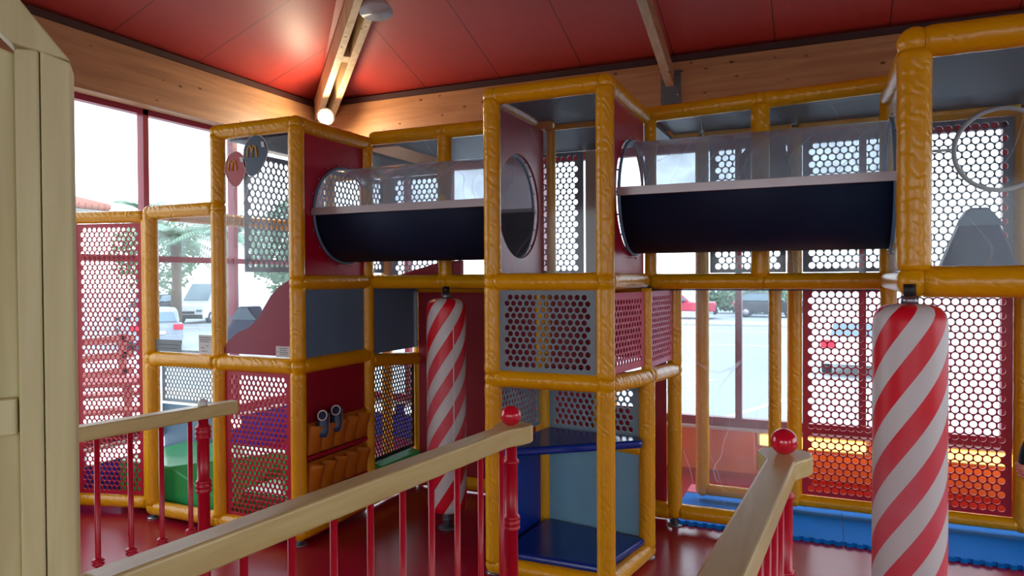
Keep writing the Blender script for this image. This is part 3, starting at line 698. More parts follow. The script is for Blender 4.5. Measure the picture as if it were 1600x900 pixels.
# lower walls of the tower: perforated above, blue below
dL = Vector((BL[0]-tx0, BL[1]-ty0, 0)); lL = dL.length; dL /= lL
perf(t, (tx0+.0, ty0+.05, .70), dL, Z, lL-.09, .33, 'greyperf', .037, .42, margin=.014); panel(t, (tx0, ty0+.05, .08), dL, Z, lL-.09, .58, 'deepblue', 'blue_side_panel')
dB = Vector((BR[0]-BL[0], BR[1]-BL[1], 0)); lB = dB.length; dB /= lB
perf(t, (BL[0]+.045*dB.x, BL[1]+.045*dB.y, .68), dB, Z, lB-.09, .36, 'greyperf', .040, .40, margin=.014, name='grey_perforated_panel'); panel(t, (BL[0]+dB.x*.045, BL[1]+dB.y*.045, .08), dB, Z, lB-.09, .55, 'skyblue', 'light_blue_back_panel')
beam(t, (BL[0]+.04, BL[1]-.0, .635), (BR[0]-.04, BR[1], .615), r=.034); beam(t, (FL[0]+.02, FL[1]+.05, .62), (BL[0], BL[1]-.05, .62), r=.03)
# padded shelves
def pad_slab(pts, z0, z1, name, m):
    q = MB(); q.prism([(x, y, z0) for x, y in pts], (0, 0, z1-z0)); o = q.build(name, m, t, .018); return o
pad_slab([(FL[0]+.02, ty0-.02), (FL[0]+.11, ty0-.04), (BR[0]-.0, BR[1]-.10), (BR[0]-.02, BR[1]-.02), (BL[0]+.04, BL[1]-.04)], .645, .69, 'upper_shelf', 'navy')
pad_slab([(FL[0]+.03, ty0+.0), (FR[0]-.02, ty0-.0), (BR[0]+.0, BR[1]-.04), (BL[0]+.03, BL[1]-.03)], .085, .125, 'lower_shelf', 'navy')

# ------------------------------------------------------------------ tunnels
def tunnel(x0, x1, yc, zc, r, label, slope=0.):
    t = thing('crawl_tunnel', label, 'tunnel', ((x0+x1)/2, yc, zc), 'crawl tunnels between the towers')
    def shell(a0, a1, rr, name, m, th=.006, n=36):
        q = MB(); vs = []
        for x in (x0, x1):
            for k in range(n+1):
                a = a0+(a1-a0)*k/n
                for r_ in (rr, rr-th): vs.append((x, yc+r_*math.cos(a), zc+r_*math.sin(a)+slope*(x-x0)))
        B = 2*(n+1); fs = []
        for k in range(n):
            o, i_, o2, i2 = 2*k, 2*k+1, 2*k+2, 2*k+3
            fs += [(o, o2, B+o2, B+o), (i2, i_, B+i_, B+i2), (o2, o, i_, i2), (B+o, B+o2, B+i2, B+i_)]
        fs += [(0, B, B+1, 1), (2*n, 2*n+1, B+2*n+1, B+2*n)]
        q.add(vs, fs, True); o = q.build(name, m, t); return o
    shell(PI, 2*PI, r, 'lower_shell', 'tunnel', .012)
    shell(0.0, PI, r-.002, 'clear_upper_shell', 'plexi2', .004)
    for s_ in (-1, 1):
        q = MB(); yy = yc+s_*(r+.012)
        q.prism([(x0, yy-.01, zc-.02), (x0, yy+.01, zc-.02), (x0, yy+.01, zc+.025), (x0, yy-.01, zc+.025)], (x1-x0, 0, slope*(x1-x0))); q.build('aluminium_rail', 'alu', t, .002)
    for x in (x0+.01, x1-.01):
        q = MB(); q.rings([((x, yc+(r+.006)*math.cos(2*PI*k/40), zc+slope*(x-x0)+(r+.006)*math.sin(2*PI*k/40)), .009) for k in range(41)], 8, cap=False)
        q.build('end_ring', 'slate', t)
    q = MB()
    for x, s_ in ((x0+.004, 1), (x1-.004, -1)):
        for k in range(18):
            a = 2*PI*k/18; c = (x, yc+(r+.028)*math.cos(a), zc+(r+.028)*math.sin(a)+slope*(x-x0)); q.ball(c, .006, 8, 6)
    q.build('rivets', 'steel', t)
tunnel(xc+.012, tx0-.012, 3.77, 2.012, .302, 'shorter dark crawl tunnel at left with a clear top')
tunnel(tx1+.012, .30, 3.94, 2.05, .315, 'longer dark crawl tunnel at right with a clear top')

# ------------------------------------------------------------------ striped bags
def bag(x, y, z0, z1, r, label, rot, lower):
    t = thing('punching_bag', label, 'punching bag', (x, y, z0), 'red and white striped hanging bags')
    h = z1-z0; q = MB()
    prof = [(.0, .6*r), (.004, .8*r), (.02, .95*r), (.05, r), (h*.3, r*1.005), (h*.6, r*.995), (h-.1, r), (h-.06, r*.985), (h-.035, r*.93), (h-.015, r*.8), (h-.004, r*.6), (h, r*.3)]
    q.rings([((x, y, z0+z), rr) for z, rr in prof], 40); o = q.build('bag_body', 'stripes' if lower else 'stripes2', t)
    q = MB(); q.cyl((x, y, z1-.005), (x, y, z1+.03), .03, 16); q.build('hanger_cap', 'steel', t)
    q = MB(); q.cyl((x, y, z1+.03), (x, y, z1+.075), .022, 14); q.build('rubber_hanger', 'black', t)
    q = MB(); q.rings([((x+r*1.003*math.cos(-1.9), y+r*1.003*math.sin(-1.9), z0+.06), .0035), ((x+r*1.003*math.cos(-1.9), y+r*1.003*math.sin(-1.9), z0+h-.13), .0035)], 6); q.build('seam_piping', 'white', t)
    if lower:
        q = MB(); q.cyl((x, y, 0), (x, y, .012), .06, 20); q.cyl((x, y, .012), (x, y, z0), .026, 14); q.cyl((x, y, .05), (x, y, .08), .033, 14); q.build('floor_post', 'dsteel', t)
    t.rotation_euler = (0, 0, rot)
bag(-2.211, 3.93, .118, 1.475, .126, 'red and white striped bag in the background, between shoe pockets and middle tower', 1.2, True)
bag(.292, 3.05, .06, 1.495, .127, 'red and white striped bag in the foreground below the right cabin corner', 2.3, True)

# ------------------------------------------------------------------ right gallery and rear frames
t = thing('play_gallery', 'long upper gallery frame behind the right tunnel over a scratched clear panel', 'play gallery', (-.3, 4.7, 0))
gy, ly, ry = 4.32, 4.56, 5.12
xq, xe = -.345, .33
beam(t, (tx1+.03, gy, 2.60), (xq-.04, gy, 2.62)); beam(t, (xq+.04, gy, 2.62), (xe, gy, 2.64))
beam(t, (tx1+.05, gy, 1.575), (xq-.03, gy, 1.575)); beam(t, (xq+.03, gy, 1.575), (xe, gy, 1.575))
post(t, tx1+.03, gy, 1.62, 2.56, .036); post(t, xq, gy, 1.62, 2.58, .052); post(t, xe-.02, gy, 1.62, 2.6, .03); knots(t, [(xq, gy, 2.62), (xq, gy, 1.575)])
pane(t, (tx1+.075, gy, 1.62), X, Z, xq-tx1-.13, .94, 'plexi', 'window_pane'); pane(t, (xq+.055, gy, 1.62), X, Z, xe-xq-.1, .95, 'plexi', 'window_pane')
post(t, P2[0], P2[1], .08, .97, .045); post(t, P2[0], P2[1], 1.05, 1.53, .045); foot(t, P2[0], P2[1]+.01); knots(t, [(P2[0], P2[1], 1.01)])
post(t, -.285, ly, .08, 1.53, .03); post(t, -.30, ly+.3, .08, 1.53, .04)
beam(t, (P2[0]+.05, ly, .095), (-.33, ly, .095)); beam(t, (P2[0]-.12, ly+.03, .075), (P2[0]-.04, ly, .085))
pane(t, (P2[0]+.045, ly, .14), X, Z, -.315-P2[0]-.045, 1.4, 'plexi', 'scratched_clear_panel')
MB().box((-.99, gy+.05, 1.52), (1.75, 5.1, 1.55)).build('deck', 'roofdeck', t)
MB().box((-.99, gy+.05, 2.62), (1.75, 5.1, 2.64)).build('roof_panel', 'roofdeck', t)
# rear frame
RXS = (-2.15, -1.47, -.80, -.19, 1.085, 1.75)
for x in RXS:
    post(t, x, ry, .1, 1.53); post(t, x, ry, 1.61, 2.58)
for a, b in zip(RXS[2:], RXS[3:]):
    beam(t, (a+.04, ry, .09), (b-.04, ry, .09), r=.04)
for a, b in zip(RXS, RXS[1:]): beam(t, (a+.04, ry, 1.57), (b-.04, ry, 1.57)); beam(t, (a+.04, ry, 2.61), (b-.04, ry, 2.61))
knots(t, [(x, ry, .09) for x in RXS[2:]])
perf(t, (-.14, ry, .135), X, Z, 1.175, 1.39, 'redperf', .0485, .432, margin=.022, name='red_perforated_panel', rnd=4)
perf(t, (1.13, ry, .135), X, Z, .57, 1.39, 'redperf', .0485, .432, margin=.022, name='red_perforated_panel')
pane(t, (-.755, ry+.02, .14), X, Z, .52, 1.39, 'plexi', 'clear_panel')
perf(t, (-.745, ry, 1.63), X, Z, .50, .93, 'paleperf', .0485, .435, name='pale_perforated_panel'); perf(t, (-.14, ry, 1.63), X, Z, .60, .93, 'paleperf', .0485, .435, name='pale_perforated_panel'); perf(t, (.50, ry, 1.63), X, Z, .54, .93, 'paleperf', .0485, .435, name='pale_perforated_panel'); perf(t, (1.13, ry, 1.63), X, Z, .57, .93, 'paleperf', .0485, .435, name='pale_perforated_panel')
perf(t, (-2.1, ry, 1.63), X, Z, .42, .93, 'paleperf', .0485, .435, name='pale_perforated_panel')
panel(t, (-1.67, ry+.02, 1.63), X, Z, .17, .93, 'creampaint', 'pale_panel')
q = MB(); q.cyl((-.37, 4.90, 2.33), (-.37, 5.0, 2.33), .165, 36); q.build('dark_opening_disc', 'black', t, .01)  # solid black disc painting the dark of a round tube opening
q = MB(); q.rings([((.965+.245*math.cos(2*PI*k/48), ry-.05, 2.36+.245*math.sin(2*PI*k/48)), .014) for k in range(49)], 10, cap=False)
q.cyl((.50, ry-.05, 2.375), (.72, ry-.05, 2.375), .009, 8); q.build('dome_rim', 'white', t)

# ------------------------------------------------------------------ big right cabin
cx0, cx1, cy0, cy1 = .310, 1.35, 3.10, 4.28
t = thing('play_cabin', 'large raised play cabin at the right edge with clear window and hurdle inside', 'play cabin', (.9, 3.7, 1.55))
rr = .060
for x in (cx0, cx1):
    post(t, x, cy0, 1.64, 2.44, rr); post(t, x, cy1, .1, 1.53, .04); post(t, x, cy1, 1.62, 2.56, .045)
beam(t, (cx0+.05, cy0, 2.49), (cx1-.05, cy0, 2.49), r=rr); beam(t, (cx0+.05, cy0, 1.578), (cx1-.05, cy0, 1.578), r=rr)
for x in (cx0, cx1): beam(t, (x, cy0+.05, 2.5), (x, cy1-.04, 2.55), r=.045); beam(t, (x, cy0+.05, 1.575), (x, cy1-.04, 1.575), r=.045)
knots(t, [(x, cy0, z) for x in (cx0, cx1) for z in (1.578, 2.49)], rr)
pane(t, (cx0+.06, cy0, 1.635), X, Z, cx1-cx0-.12, .80, 'plexi', 'window_pane')
hole_panel(t, (cx0-.0, cy0+.06, 1.62), Y, Z, cy1-cy0-.1, .88, 3.94-cy0-.06, 2.05-1.62, .32, 'plexi2', 'clear_side_panel', .008)
MB().box((cx0+.05, cy0+.05, 1.55), (cx1-.04, cy1-.04, 1.575)).build('deck', 'navy', t)
MB().box((cx0+.05, cy0+.05, 2.52), (cx1-.04, cy1-.04, 2.535)).build('roof_panel', 'roofdeck', t)

# ------------------------------------------------------------------ outer left screen
t = thing('screen_panel', 'low red perforated screen in a yellow frame beside the wooden post', 'screen', (-4.6, 3.3, 0))
a = Vector((-4.80, 3.235, 0)); b = Vector((-4.235, 3.385, 0)); dd = (b-a).normalized(); L = (b-a).length
for p in (a, b): post(t, p.x, p.y, .1, 2.0, .038)
for z, r_ in ((.075, .042), (2.035, .042)): beam(t, a+dd*.03+Vector((0, 0, z)), b-dd*.03+Vector((0, 0, z)), r=r_)
knots(t, [(p.x, p.y, z) for p in (a, b) for z in (.075, 2.035)], .038)
perf(t, a+dd*.045+Vector((0, 0, .12)), dd, Z, L-.085, 1.87, 'redperf', .0375, .442, margin=.018, name='red_perforated_panel')
for z in (1.93, .16): MB().cyl((b.x+.02, b.y-.02, z), (xa-.02, y0-.02, z), .016, 12).build('pipe_clamp', 'steel', t)

# ------------------------------------------------------------------ floor mats
def jig(x0, x1, y0_, y1__, z0, z1, name, label, m, group, teeth=True):
    pts = []; n = int((x1-x0)/.055)
    for k in range(n):
        xs = x0+(x1-x0)*k/n; w_ = (x1-x0)/n
        if teeth: pts += [(xs, y0_), (xs+w_*.3, y0_), (xs+w_*.2, y0_-.018), (xs+w_*.8, y0_-.018), (xs+w_*.7, y0_)]
        else: pts += [(xs, y0_)]
    pts += [(x1, y0_), (x1, y1__), (x0, y1__)]
    q = MB(); q.prism([(x, y, z0) for x, y in pts], (0, 0, z1-z0)); o = q.build(name, m); return tag(o, label, 'mat', group)
mats = [(-.93, -.42), (-.42, .10), (.10, .62), (.62, 1.14), (1.14, 1.66)]
labs = ['blue foam floor mat seen through the scratched clear panel', 'blue foam floor mat whose corner shows beside the right rail ball',
        'blue foam floor mat, the piece directly left of the foreground striped bag', 'blue foam floor mat, the piece directly right of the foreground striped bag', 'blue foam floor mat at the extreme right edge']
for (x0, x1), l_ in zip(mats, labs):
    jig(x0+.0015, x1-.0015, 4.60, 5.02, .0, .024, 'foam_mat', l_, 'matblue', 'blue foam floor mats')
    jig(x0+.0015, x1-.0015, 5.023, 5.22, .0, .024, 'foam_mat', 'narrow strip behind the '+l_.replace('floor ', '').replace(', the piece', ''), 'matblue', 'narrow blue foam strips', False)
tag(MB().box((-.93, 5.225, 0), (1.66, 5.42, .03)).build('foam_strip', 'matpink', None, .004), 'long pink foam strip on the floor behind the blue mats', 'mat')

# ------------------------------------------------------------------ handrails
def handrail(p0, p1, w, h, zt, label, bal, newel, ballr, collars, cap=None, flare=True):
    """rail from p0 (near) to p1 (newel end)"""
    p0, p1 = Vector((*p0, 0)), Vector((*p1, 0)); d = (p1-p0).normalized(); n = Vector((-d.y, d.x, 0))
    t = thing('handrail', label, 'handrail', (p1.x, p1.y, 0), 'timber handrails with red balusters')
    L = (p1-p0).length; R_ = w*1.05
    if flare:
        s0 = L-R_*1.35; pts = [(0, -w/2), (s0-.02, -w/2), (s0+.015, -w/2-.012), (s0+.05, -w*.86), (s0+.09, -w*.98), (L+.012, -w*.9), (L+.032, -w*.6), (L+.042, 0)]
        pts = pts+[(a_, -b_) for a_, b_ in pts[-2::-1]]
    else: pts = [(0, -w/2), (L+.04, -w/2), (L+.05, -w/2+.012), (L+.05, w/2-.012), (L+.04, w/2), (0, w/2)]
    base = [p0+d*a_+n*b_+Vector((0, 0, zt-h)) for a_, b_ in pts]
    MB().prism(base, (0, 0, h)).build('top_rail', 'rail', t, .008)
    c = p0+d*newel; z1 = zt-h
    q = MB(); r = .027
    prof = [(0, r*1.5), (.01, r*1.5), (.02, r)]
    for zc_ in collars: prof += [(zc_-.035, r), (zc_-.03, r*1.25), (zc_-.02, r*1.3), (zc_-.015, r*1.05), (zc_-.008, r*1.3), (zc_+.004, r*1.32), (zc_+.01, r*1.08), (zc_+.016, r*1.35), (zc_+.026, r*1.2), (zc_+.03, r)]
    prof += [(z1-.085, r), (z1-.08, r*1.2), (z1-.07, r*1.2), (z1-.065, r*.9), (z1, r*.85)]
    q.rings([(c+Vector((0, 0, z)), rr_) for z, rr_ in prof], 22); q.build('newel_post', 'rod', t)
    if ballr:
        q = MB(); q.cyl(c+Vector((0, 0, zt)), c+Vector((0, 0, zt+.015)), .014, 12); q.ball(c+Vector((0, 0, zt+ballr*.92)), ballr, 32, 20); q.build('ball_finial', 'ball', t)
    elif cap:
        q = MB(); q.ball(c+Vector((0, 0, zt+.008)), .022, 20, 12, (1, 1, 1.1)); q.build('pale_cap', 'white', t)
    for s_ in bal:
        c = p0+d*s_; q = MB(); rb = .0108
        q.cyl(c, c+Vector((0, 0, z1+.004)), rb, 12)
        o = q.build('baluster', 'rod', t)
        if cap:
            q = MB(); q.rings([(c+Vector((0, 0, z)), rr_) for z, rr_ in ((.432, rb), (.438, rb*1.7), (.446, rb*2.3), (.452, rb*1.4), (.458, rb*2.3), (.466, rb*1.8), (.471, rb))], 14); q.build('baluster_collar', 'rod', o)
    return t
handrail((-1.335, .93), (-1.150, 2.62), .078, .072, 1.01, 'long timber handrail across the foreground left, ending in a red ball', [.06+.152*k for k in range(11)], 1.655, .041, (.62,))
handrail((-.235, .55), (-.120, 2.49), .088, .062, 1.025, 'timber handrail at right running toward the camera, ending in a red ball', [.1+.155*k for k in range(12)], 1.90, .042, (.62,))
handrail((-2.86, 1.0), (-2.605, 2.50), .072, .06, 1.02, 'short timber handrail at far left with a pale cap on its post', [.12+.135*k for k in range(10)], 1.40, 0, (.65, .9), cap=True, flare=False)

# ------------------------------------------------------------------ wooden door post at the left edge
t = thing('wooden_post', 'pale wooden post with chamfered top board filling the left edge', 'post', (-1.15, .74, 0))
C0 = Vector((0, 0, 1.6)); FWD = Vector((-math.sin(math.radians(52)), math.cos(math.radians(52)), 0))
nrm = -FWD; sdv = Vector((math.cos(math.radians(52)), math.sin(math.radians(52)), 0))      # right-pointing in the post's face plane
o0 = Vector((-1.118, .757, 0))        # outer right edge of the post
def pb(s0, s1, z0, z1, d0, d1, name, m='postwood', bev=.004, par=None):
    """box in the post plane: s leftwards from the right edge, d away from the viewer"""
    p = [o0-sdv*s1-nrm*d0, o0-sdv*s0-nrm*d0, o0-sdv*s0-nrm*d1, o0-sdv*s1-nrm*d1]
    return MB().prism([Vector((v.x, v.y, z0)) for v in p], (0, 0, z1-z0)).build(name, m, t, bev)
def pp(pts, d0, d1, name, bev=.004):
    return MB().prism([o0-sdv*s_-nrm*d0+Vector((0, 0, z)) for s_, z in pts], -nrm*(d1-d0)).build(name, 'postwood', t, bev)
pp([(0, 0), (.042, 0), (.042, 1.968), (0, 1.953)], 0, .07, 'outer_board')
pp([(.0435, 0), (.076, 0), (.076, 1.965), (.0435, 1.968)], .0, .07, 'inner_board')
pp([(0, 1.955), (.078, 1.972), (.165, 2.065), (.165, 2.15), (.092, 2.075)], -.004, .07, 'chamfer_board')
pp([(.078, 0), (.34, 0), (.34, 2.2), (.2, 2.06), (.13, 1.985), (.078, 1.965)], .03, .06, 'recessed_panel')
pp([(.079, 1.355), (.4, 1.355), (.4, 1.41), (.079, 1.413)], .005, .035, 'cross_rail')

# ------------------------------------------------------------------ person at the right edge
t = thing('person', 'child in dark clothes at the extreme right edge, only a hand and sleeve in view', 'person', (1.13, 4.02, 0))
def skin(name, verts, edges, radii, m, parent, lvl=2):
    me = bpy.data.meshes.new(name); o = bpy.data.objects.new(name, me); COL.objects.link(o); o.parent = parent; org = ORG[parent.name]; ORG[o.name] = org
    me.from_pydata([tuple(Vector(v)-org) for v in verts], edges, []); me.materials.append(M[m])
    sk = o.modifiers.new('skin', 'SKIN'); sk.use_smooth_shade = True
    for i, r in enumerate(radii): me.skin_vertices[0].data[i].radius = (r, r)
    me.skin_vertices[0].data[0].use_root = True
    su = o.modifiers.new('sub', 'SUBSURF'); su.levels = lvl; su.render_levels = lvl; return o
px_, py_ = 1.048, 4.02
V_ = [(px_, py_, .60), (px_, py_, .72), (px_, py_-.005, .84), (px_, py_, .92), (px_, py_-.005, .97), (px_, py_-.01, 1.03),
      (px_-.105, py_, .905), (px_-.18, py_-.02, .76), (px_-.205, py_-.10, .68), (px_-.225, py_-.155, .70),
      (px_+.105, py_, .905), (px_+.155, py_+.01, .74), (px_+.165, py_-.03, .60),
      (px_-.06, py_, .55), (px_-.065, py_-.01, .30), (px_-.065, py_+.01, .07), (px_-.07, py_-.10, .035),
      (px_+.06, py_, .55), (px_+.065, py_-.01, .30), (px_+.065, py_+.01, .07), (px_+.07, py_-.10, .035)]
E_ = [(0, 1), (1, 2), (2, 3), (3, 4), (4, 5), (3, 6), (6, 7), (7, 8), (8, 9), (3, 10), (10, 11), (11, 12), (0, 13), (13, 14), (14, 15), (15, 16), (0, 17), (17, 18), (18, 19), (19, 20)]
skin('body', V_, E_, [.095, .09, .1, .085, .042, .034, .05, .038, .03, .02, .05, .038, .024, .07, .05, .032, .028, .07, .05, .032, .028], 'jacket', t)
q = MB(); q.rings([((px_, py_-.01, .985), .036), ((px_, py_-.012, 1.06), .034)], 16); hx, hy, hz = px_, py_-.02, 1.125
q.rings([((hx, hy+.0, hz-.098), .02), ((hx, hy-.012, hz-.088), .04), ((hx, hy-.008, hz-.065), .058), ((hx, hy, hz-.03), .072), ((hx, hy+.003, hz+.01), .078), ((hx, hy+.006, hz+.05), .076), ((hx, hy+.008, hz+.08), .058), ((hx, hy+.008, hz+.098), .025)], 28)
q.rings([((hx, hy-.068, hz+.02), .006), ((hx, hy-.083, hz-.004), .010), ((hx, hy-.078, hz-.016), .009)], 10)
for s_ in (-1, 1): q.ball((hx+s_*.077, hy+.008, hz-.002), .018, 12, 8, (.4, .8, 1.2))
q.build('head', 'skin', t)
for s_ in (-1, 1):
    q = MB(); q.ball((hx+s_*.029, hy-.070, hz+.012), .010, 14, 10, (1.2, .6, .8)); o = q.build('eye', 'white', t)
    q = MB(); q.ball((hx+s_*.029, hy-.0755, hz+.012), .005, 10, 8, (1, .5, 1)); q.build('iris', 'ink', o)
q = MB(); q.rings([((hx-.022, hy-.066, hz-.044), .002), ((hx-.01, hy-.0715, hz-.047), .005), ((hx+.01, hy-.0715, hz-.047), .005), ((hx+.022, hy-.066, hz-.044), .002)], 8); q.build('mouth', 'taillight', t)
q = MB(); q.ball((hx, hy+.022, hz+.028), .088, 28, 18, (.95, .92, .98)); q.build('hair', 'hair', t)
def child_hand(hb, sg):
    vv = [hb, hb+Vector((-.012*sg, -.02, .022))]; ee = [(0, 1)]; rrr = [.016, .018]
    for k in range(4):
        b0 = hb+Vector(((-.028+.004*k)*sg, -.028, .044-.017*k)); i0 = len(vv); f = (1, 1.1, 1.02, .8)[k]
        vv += [b0, b0+Vector((-.006*sg*f, -.022*f, .002)), b0+Vector((.012*sg*f, -.034*f, -.002)), b0+Vector((.028*sg*f, -.030*f, -.004))]; ee += [(1, i0), (i0, i0+1), (i0+1, i0+2), (i0+2, i0+3)]; rrr += [.0078, .0075, .007, .006]
    i0 = len(vv); vv += [hb+Vector((.010*sg, -.012, .034)), hb+Vector((.022*sg, -.026, .044))]; ee += [(0, i0), (i0, i0+1)]; rrr += [.008, .0068]
    skin('hand', vv, ee, rrr, 'skin', t, 2)
child_hand(Vector((px_-.228, py_-.165, .705)), 1)
child_hand(Vector((px_+.166, py_-.035, .565)), -1)

# ------------------------------------------------------------------ outdoors
GZ = -.9
struct(MB().box((-140, -60, GZ-.3), (90, 150, GZ)), 'ground', 'asphalt')
def wheel(q, x, y, r, w=.2, zz=0): q.cyl((x, y-w/2, r+zz), (x, y+w/2, r+zz), r, 24)
def car(name, loc, rz, label, cat, paint, L=4.1, Wd=1.72, H=1.5, kind='hatch'):
    t = thing(name, label, cat, (0, 0, 0))
    if kind == 'hatch': body = [(-L/2, .35), (-L/2+.03, .8), (-L/2+.12, .98), (L/2-.95, .95), (L/2-.15, .8), (L/2, .6), (L/2, .3)]; cab = [(-L/2+.1, .96), (-L/2+.42, 1.36), (-L/2+.8, H), (.25, H-.02), (L/2-1.1, .95)]
    elif kind == 'van': body = [(-L/2, .35), (-L/2, 1.2), (L/2-.9, 1.2), (L/2-.12, 1.02), (L/2, .75), (L/2, .3)]; cab = [(-L/2, 1.15), (-L/2+.05, H-.08), (-L/2+.2, H), (L/2-2.0, H), (L/2-1.75, H-.1), (L/2-.75, 1.17)]
    else: body = [(-L/2, .5), (-L/2, 1.02), (L/2-.1, 1.0), (L/2, .85), (L/2, .45)]; cab = [(-.55, 1.0), (-.45, 1.55), (.35, 1.57), (1.0, 1.0)]
    def pr(pts, w, m, nm, bev): return MB().prism([(x, -w/2, z) for x, z in pts], (0, w, 0)).build(nm, m, t, bev)
    pr(body, Wd, paint, 'body', .07); pr(cab, Wd-.18, paint, 'cabin', .09)
    def inset(pts, k, w, m, nm):
        cx_ = sum(p[0] for p in pts)/len(pts); cz_ = sum(p[1] for p in pts)/len(pts)
        return pr([(cx_+(x-cx_)*k, cz_+.02+(z-cz_)*k*.9) for x, z in pts], w, m, nm, 0)
    if kind != 'van': inset(cab, .84, Wd-.16, 'carglass', 'side_windows')
    else: pr([(L/2-1.9, 1.25), (L/2-1.9, H-.45), (L/2-1.72, H-.45), (L/2-1.05, 1.25)], Wd-.16, 'carglass', 'side_windows', 0)
    # windscreens as inset quads
    def glass(x0, z0, x1, z1, nm):
        q = MB(); dv = Vector((x1-x0, 0, z1-z0)); nn = Vector((z1-z0, 0, -(x1-x0))).normalized()*.02; nn = nn if nn.x*(1 if x0 > 0 else -1) > 0 else -nn
        a_ = Vector((x0, 0, z0))+dv*.1+nn*2.2; b_ = Vector((x0, 0, z0))+dv*.9+nn*2.2; w_ = Wd/2-.22
        q.prism([(a_.x, -w_, a_.z), (a_.x, w_, a_.z), (b_.x, w_*.9, b_.z), (b_.x, -w_*.9, b_.z)], -nn); q.build(nm, 'carglass', t)
    glass(cab[-1][0], cab[-1][1], cab[-2][0], cab[-2][1], 'windscreen'); glass(cab[0][0], cab[0][1], cab[1][0], cab[1][1], 'rear_window')
    for sx in (-L/2+.75, L/2-.8):
        for sy in (-1, 1):
            q = MB(); wheel(q, sx, sy*(Wd/2-.08), .33); o = q.build('wheel', 'tyre', t)
            q = MB(); q.cyl((sx, sy*(Wd/2+.01), .33), (sx, sy*(Wd/2+.03), .33), .19, 20); q.build('hubcap', 'alu', o)
    for sy in (-1, 1):
        MB().box((-L/2-.02, sy*(Wd/2-.17)-.16, .72), (-L/2+.12, sy*(Wd/2-.17)+.16, .92)).build('tail_lamp', 'taillight', t, .02)
        MB().box((L/2-.16, sy*(Wd/2-.25)-.18, .66), (L/2+.01, sy*(Wd/2-.25)+.18, .8)).build('headlamp', 'carglass', t, .02)
        MB().box((.6, sy*(Wd/2+.08)-.09, .98), (.72, sy*(Wd/2+.08)+.09, 1.1)).build('wing_mirror', 'tyre', t, .02)
    MB().box((-L/2-.05, -Wd/2+.05, .32), (-L/2+.1, Wd/2-.05, .55)).build('rear_bumper', 'tyre' if kind != 'hatch' else paint, t, .03)
    MB().box((L/2-.1, -Wd/2+.05, .28), (L/2+.05, Wd/2-.05, .52)).build('front_bumper', 'tyre', t, .03)
    MB().box((L/2-.02, -.45, .56), (L/2+.03, .45, .7)).build('grille', 'tyre', t, .01)
    MB().box((-L/2-.06, -.26, .58), (-L/2+.02, .26, .69)).build('number_plate', 'white', t)
    t.location = loc; t.rotation_euler = (0, 0, rz)
car('van', (-33.9, 31.6, GZ), math.radians(-75), 'white van facing the building, seen through the left cabin window', 'van', 'carwhite', 5.2, 2.0, 2.45, 'van')
car('car', (-23.3, 18.6, GZ), math.radians(150), 'grey hatchback seen from behind, in front of the white van', 'car', 'cargrey')
car('car', (-41.5, 33.4, GZ), math.radians(-60), 'dark parked car at far left behind the grey hatchback', 'car', 'tyre')
car('pickup_truck', (-8.5, 43.5, GZ), math.radians(4), 'red pickup truck parked beyond the road', 'pickup truck', 'carred', 5.0, 1.8, 1.6, 'pick')
car('car', (1.0, 21.3, GZ), math.radians(84), 'white car seen from behind through the red perforated panel', 'car', 'carwhite', 4.3, 1.8, 1.55)
car('car', (-3.2, 46.5, GZ), math.radians(0), 'dark car parked right of the red pickup truck', 'car', 'tyre')
# kerb and road lines
for x0, x1, y_, w_ in ((-60, 60, 33.5, .15), (-60, 60, 26.8, .15)):
    tag(MB().box((x0, y_, GZ+.002), (x1, y_+w_, GZ+.01)).build('road_line', 'white'), kind='structure')
for k in range(4):
    tag(MB().prism([(-7+k*2.6, 12.6, GZ+.002), (-6.85+k*2.6, 12.6, GZ+.002), (-5.0+k*2.6, 17.6, GZ+.002), (-5.15+k*2.6, 17.6, GZ+.002)], (0, 0, .008)).build('road_line', 'white'), kind='structure')
tag(MB().box((-60, 37.5, GZ), (60, 39.2, GZ+.14)).build('kerb', 'pavement', None, .03), kind='structure')
# leafy things
def leaf_cloud(cx, cy, cz, rx, ry_, rz_, n, size, seed):
    rn = random.Random(seed); q = MB()
    for _ in range(n):
        a = rn.random()*2*PI; b = math.acos(rn.uniform(-1, 1)); k = rn.uniform(.55, 1.05)
        c = Vector((cx+rx*k*math.sin(b)*math.cos(a), cy+ry_*k*math.sin(b)*math.sin(a), cz+rz_*k*math.cos(b)))
        u = Vector((rn.uniform(-1, 1), rn.uniform(-1, 1), rn.uniform(-1, 1))).normalized(); v = u.orthogonal().normalized(); s_ = size*rn.uniform(.6, 1.3)
        q.add([c-u*s_, c+v*s_*.45, c+u*s_, c-v*s_*.45], [(0, 1, 2, 3)])
    return q
def bush(name, x, y, w, d_, h, label, cat, n=900, trunk=0, group=None):
    t = thing(name, label, cat, (x, y, GZ), group)
    leaf_cloud(x, y, GZ+trunk+h/2, w/2, d_/2, h/2, n, max(w, h)*.035, int(x*10)).build('foliage', 'leaf', t)
    q = MB()
    if trunk: q.rings([((x, y, GZ), .22), ((x+.1, y, GZ+trunk*.6), .16), ((x, y, GZ+trunk+h*.4), .08)], 10)
    else:
        for k in range(5): q.rings([((x, y, GZ), .05), ((x+w*.25*math.cos(k*1.3), y+d_*.25*math.sin(k*1.3), GZ+h*.6), .02)], 6)
    q.build('trunk' if trunk else 'stems', 'bark', t)
bush('tree', -38, 44, 9, 6, 7.5, 'broad grey-green tree behind the white van', 'tree', 2600, 1.2)
bush('tree', -49, 40, 7, 6, 7, 'smaller grey-green tree left of the broad tree', 'tree', 1800, 1.2)
bush('bush', -4.6, 50.5, 6.5, 2.5, 2.0, 'low grey bush beyond the dark car at right', 'bush', 1600)
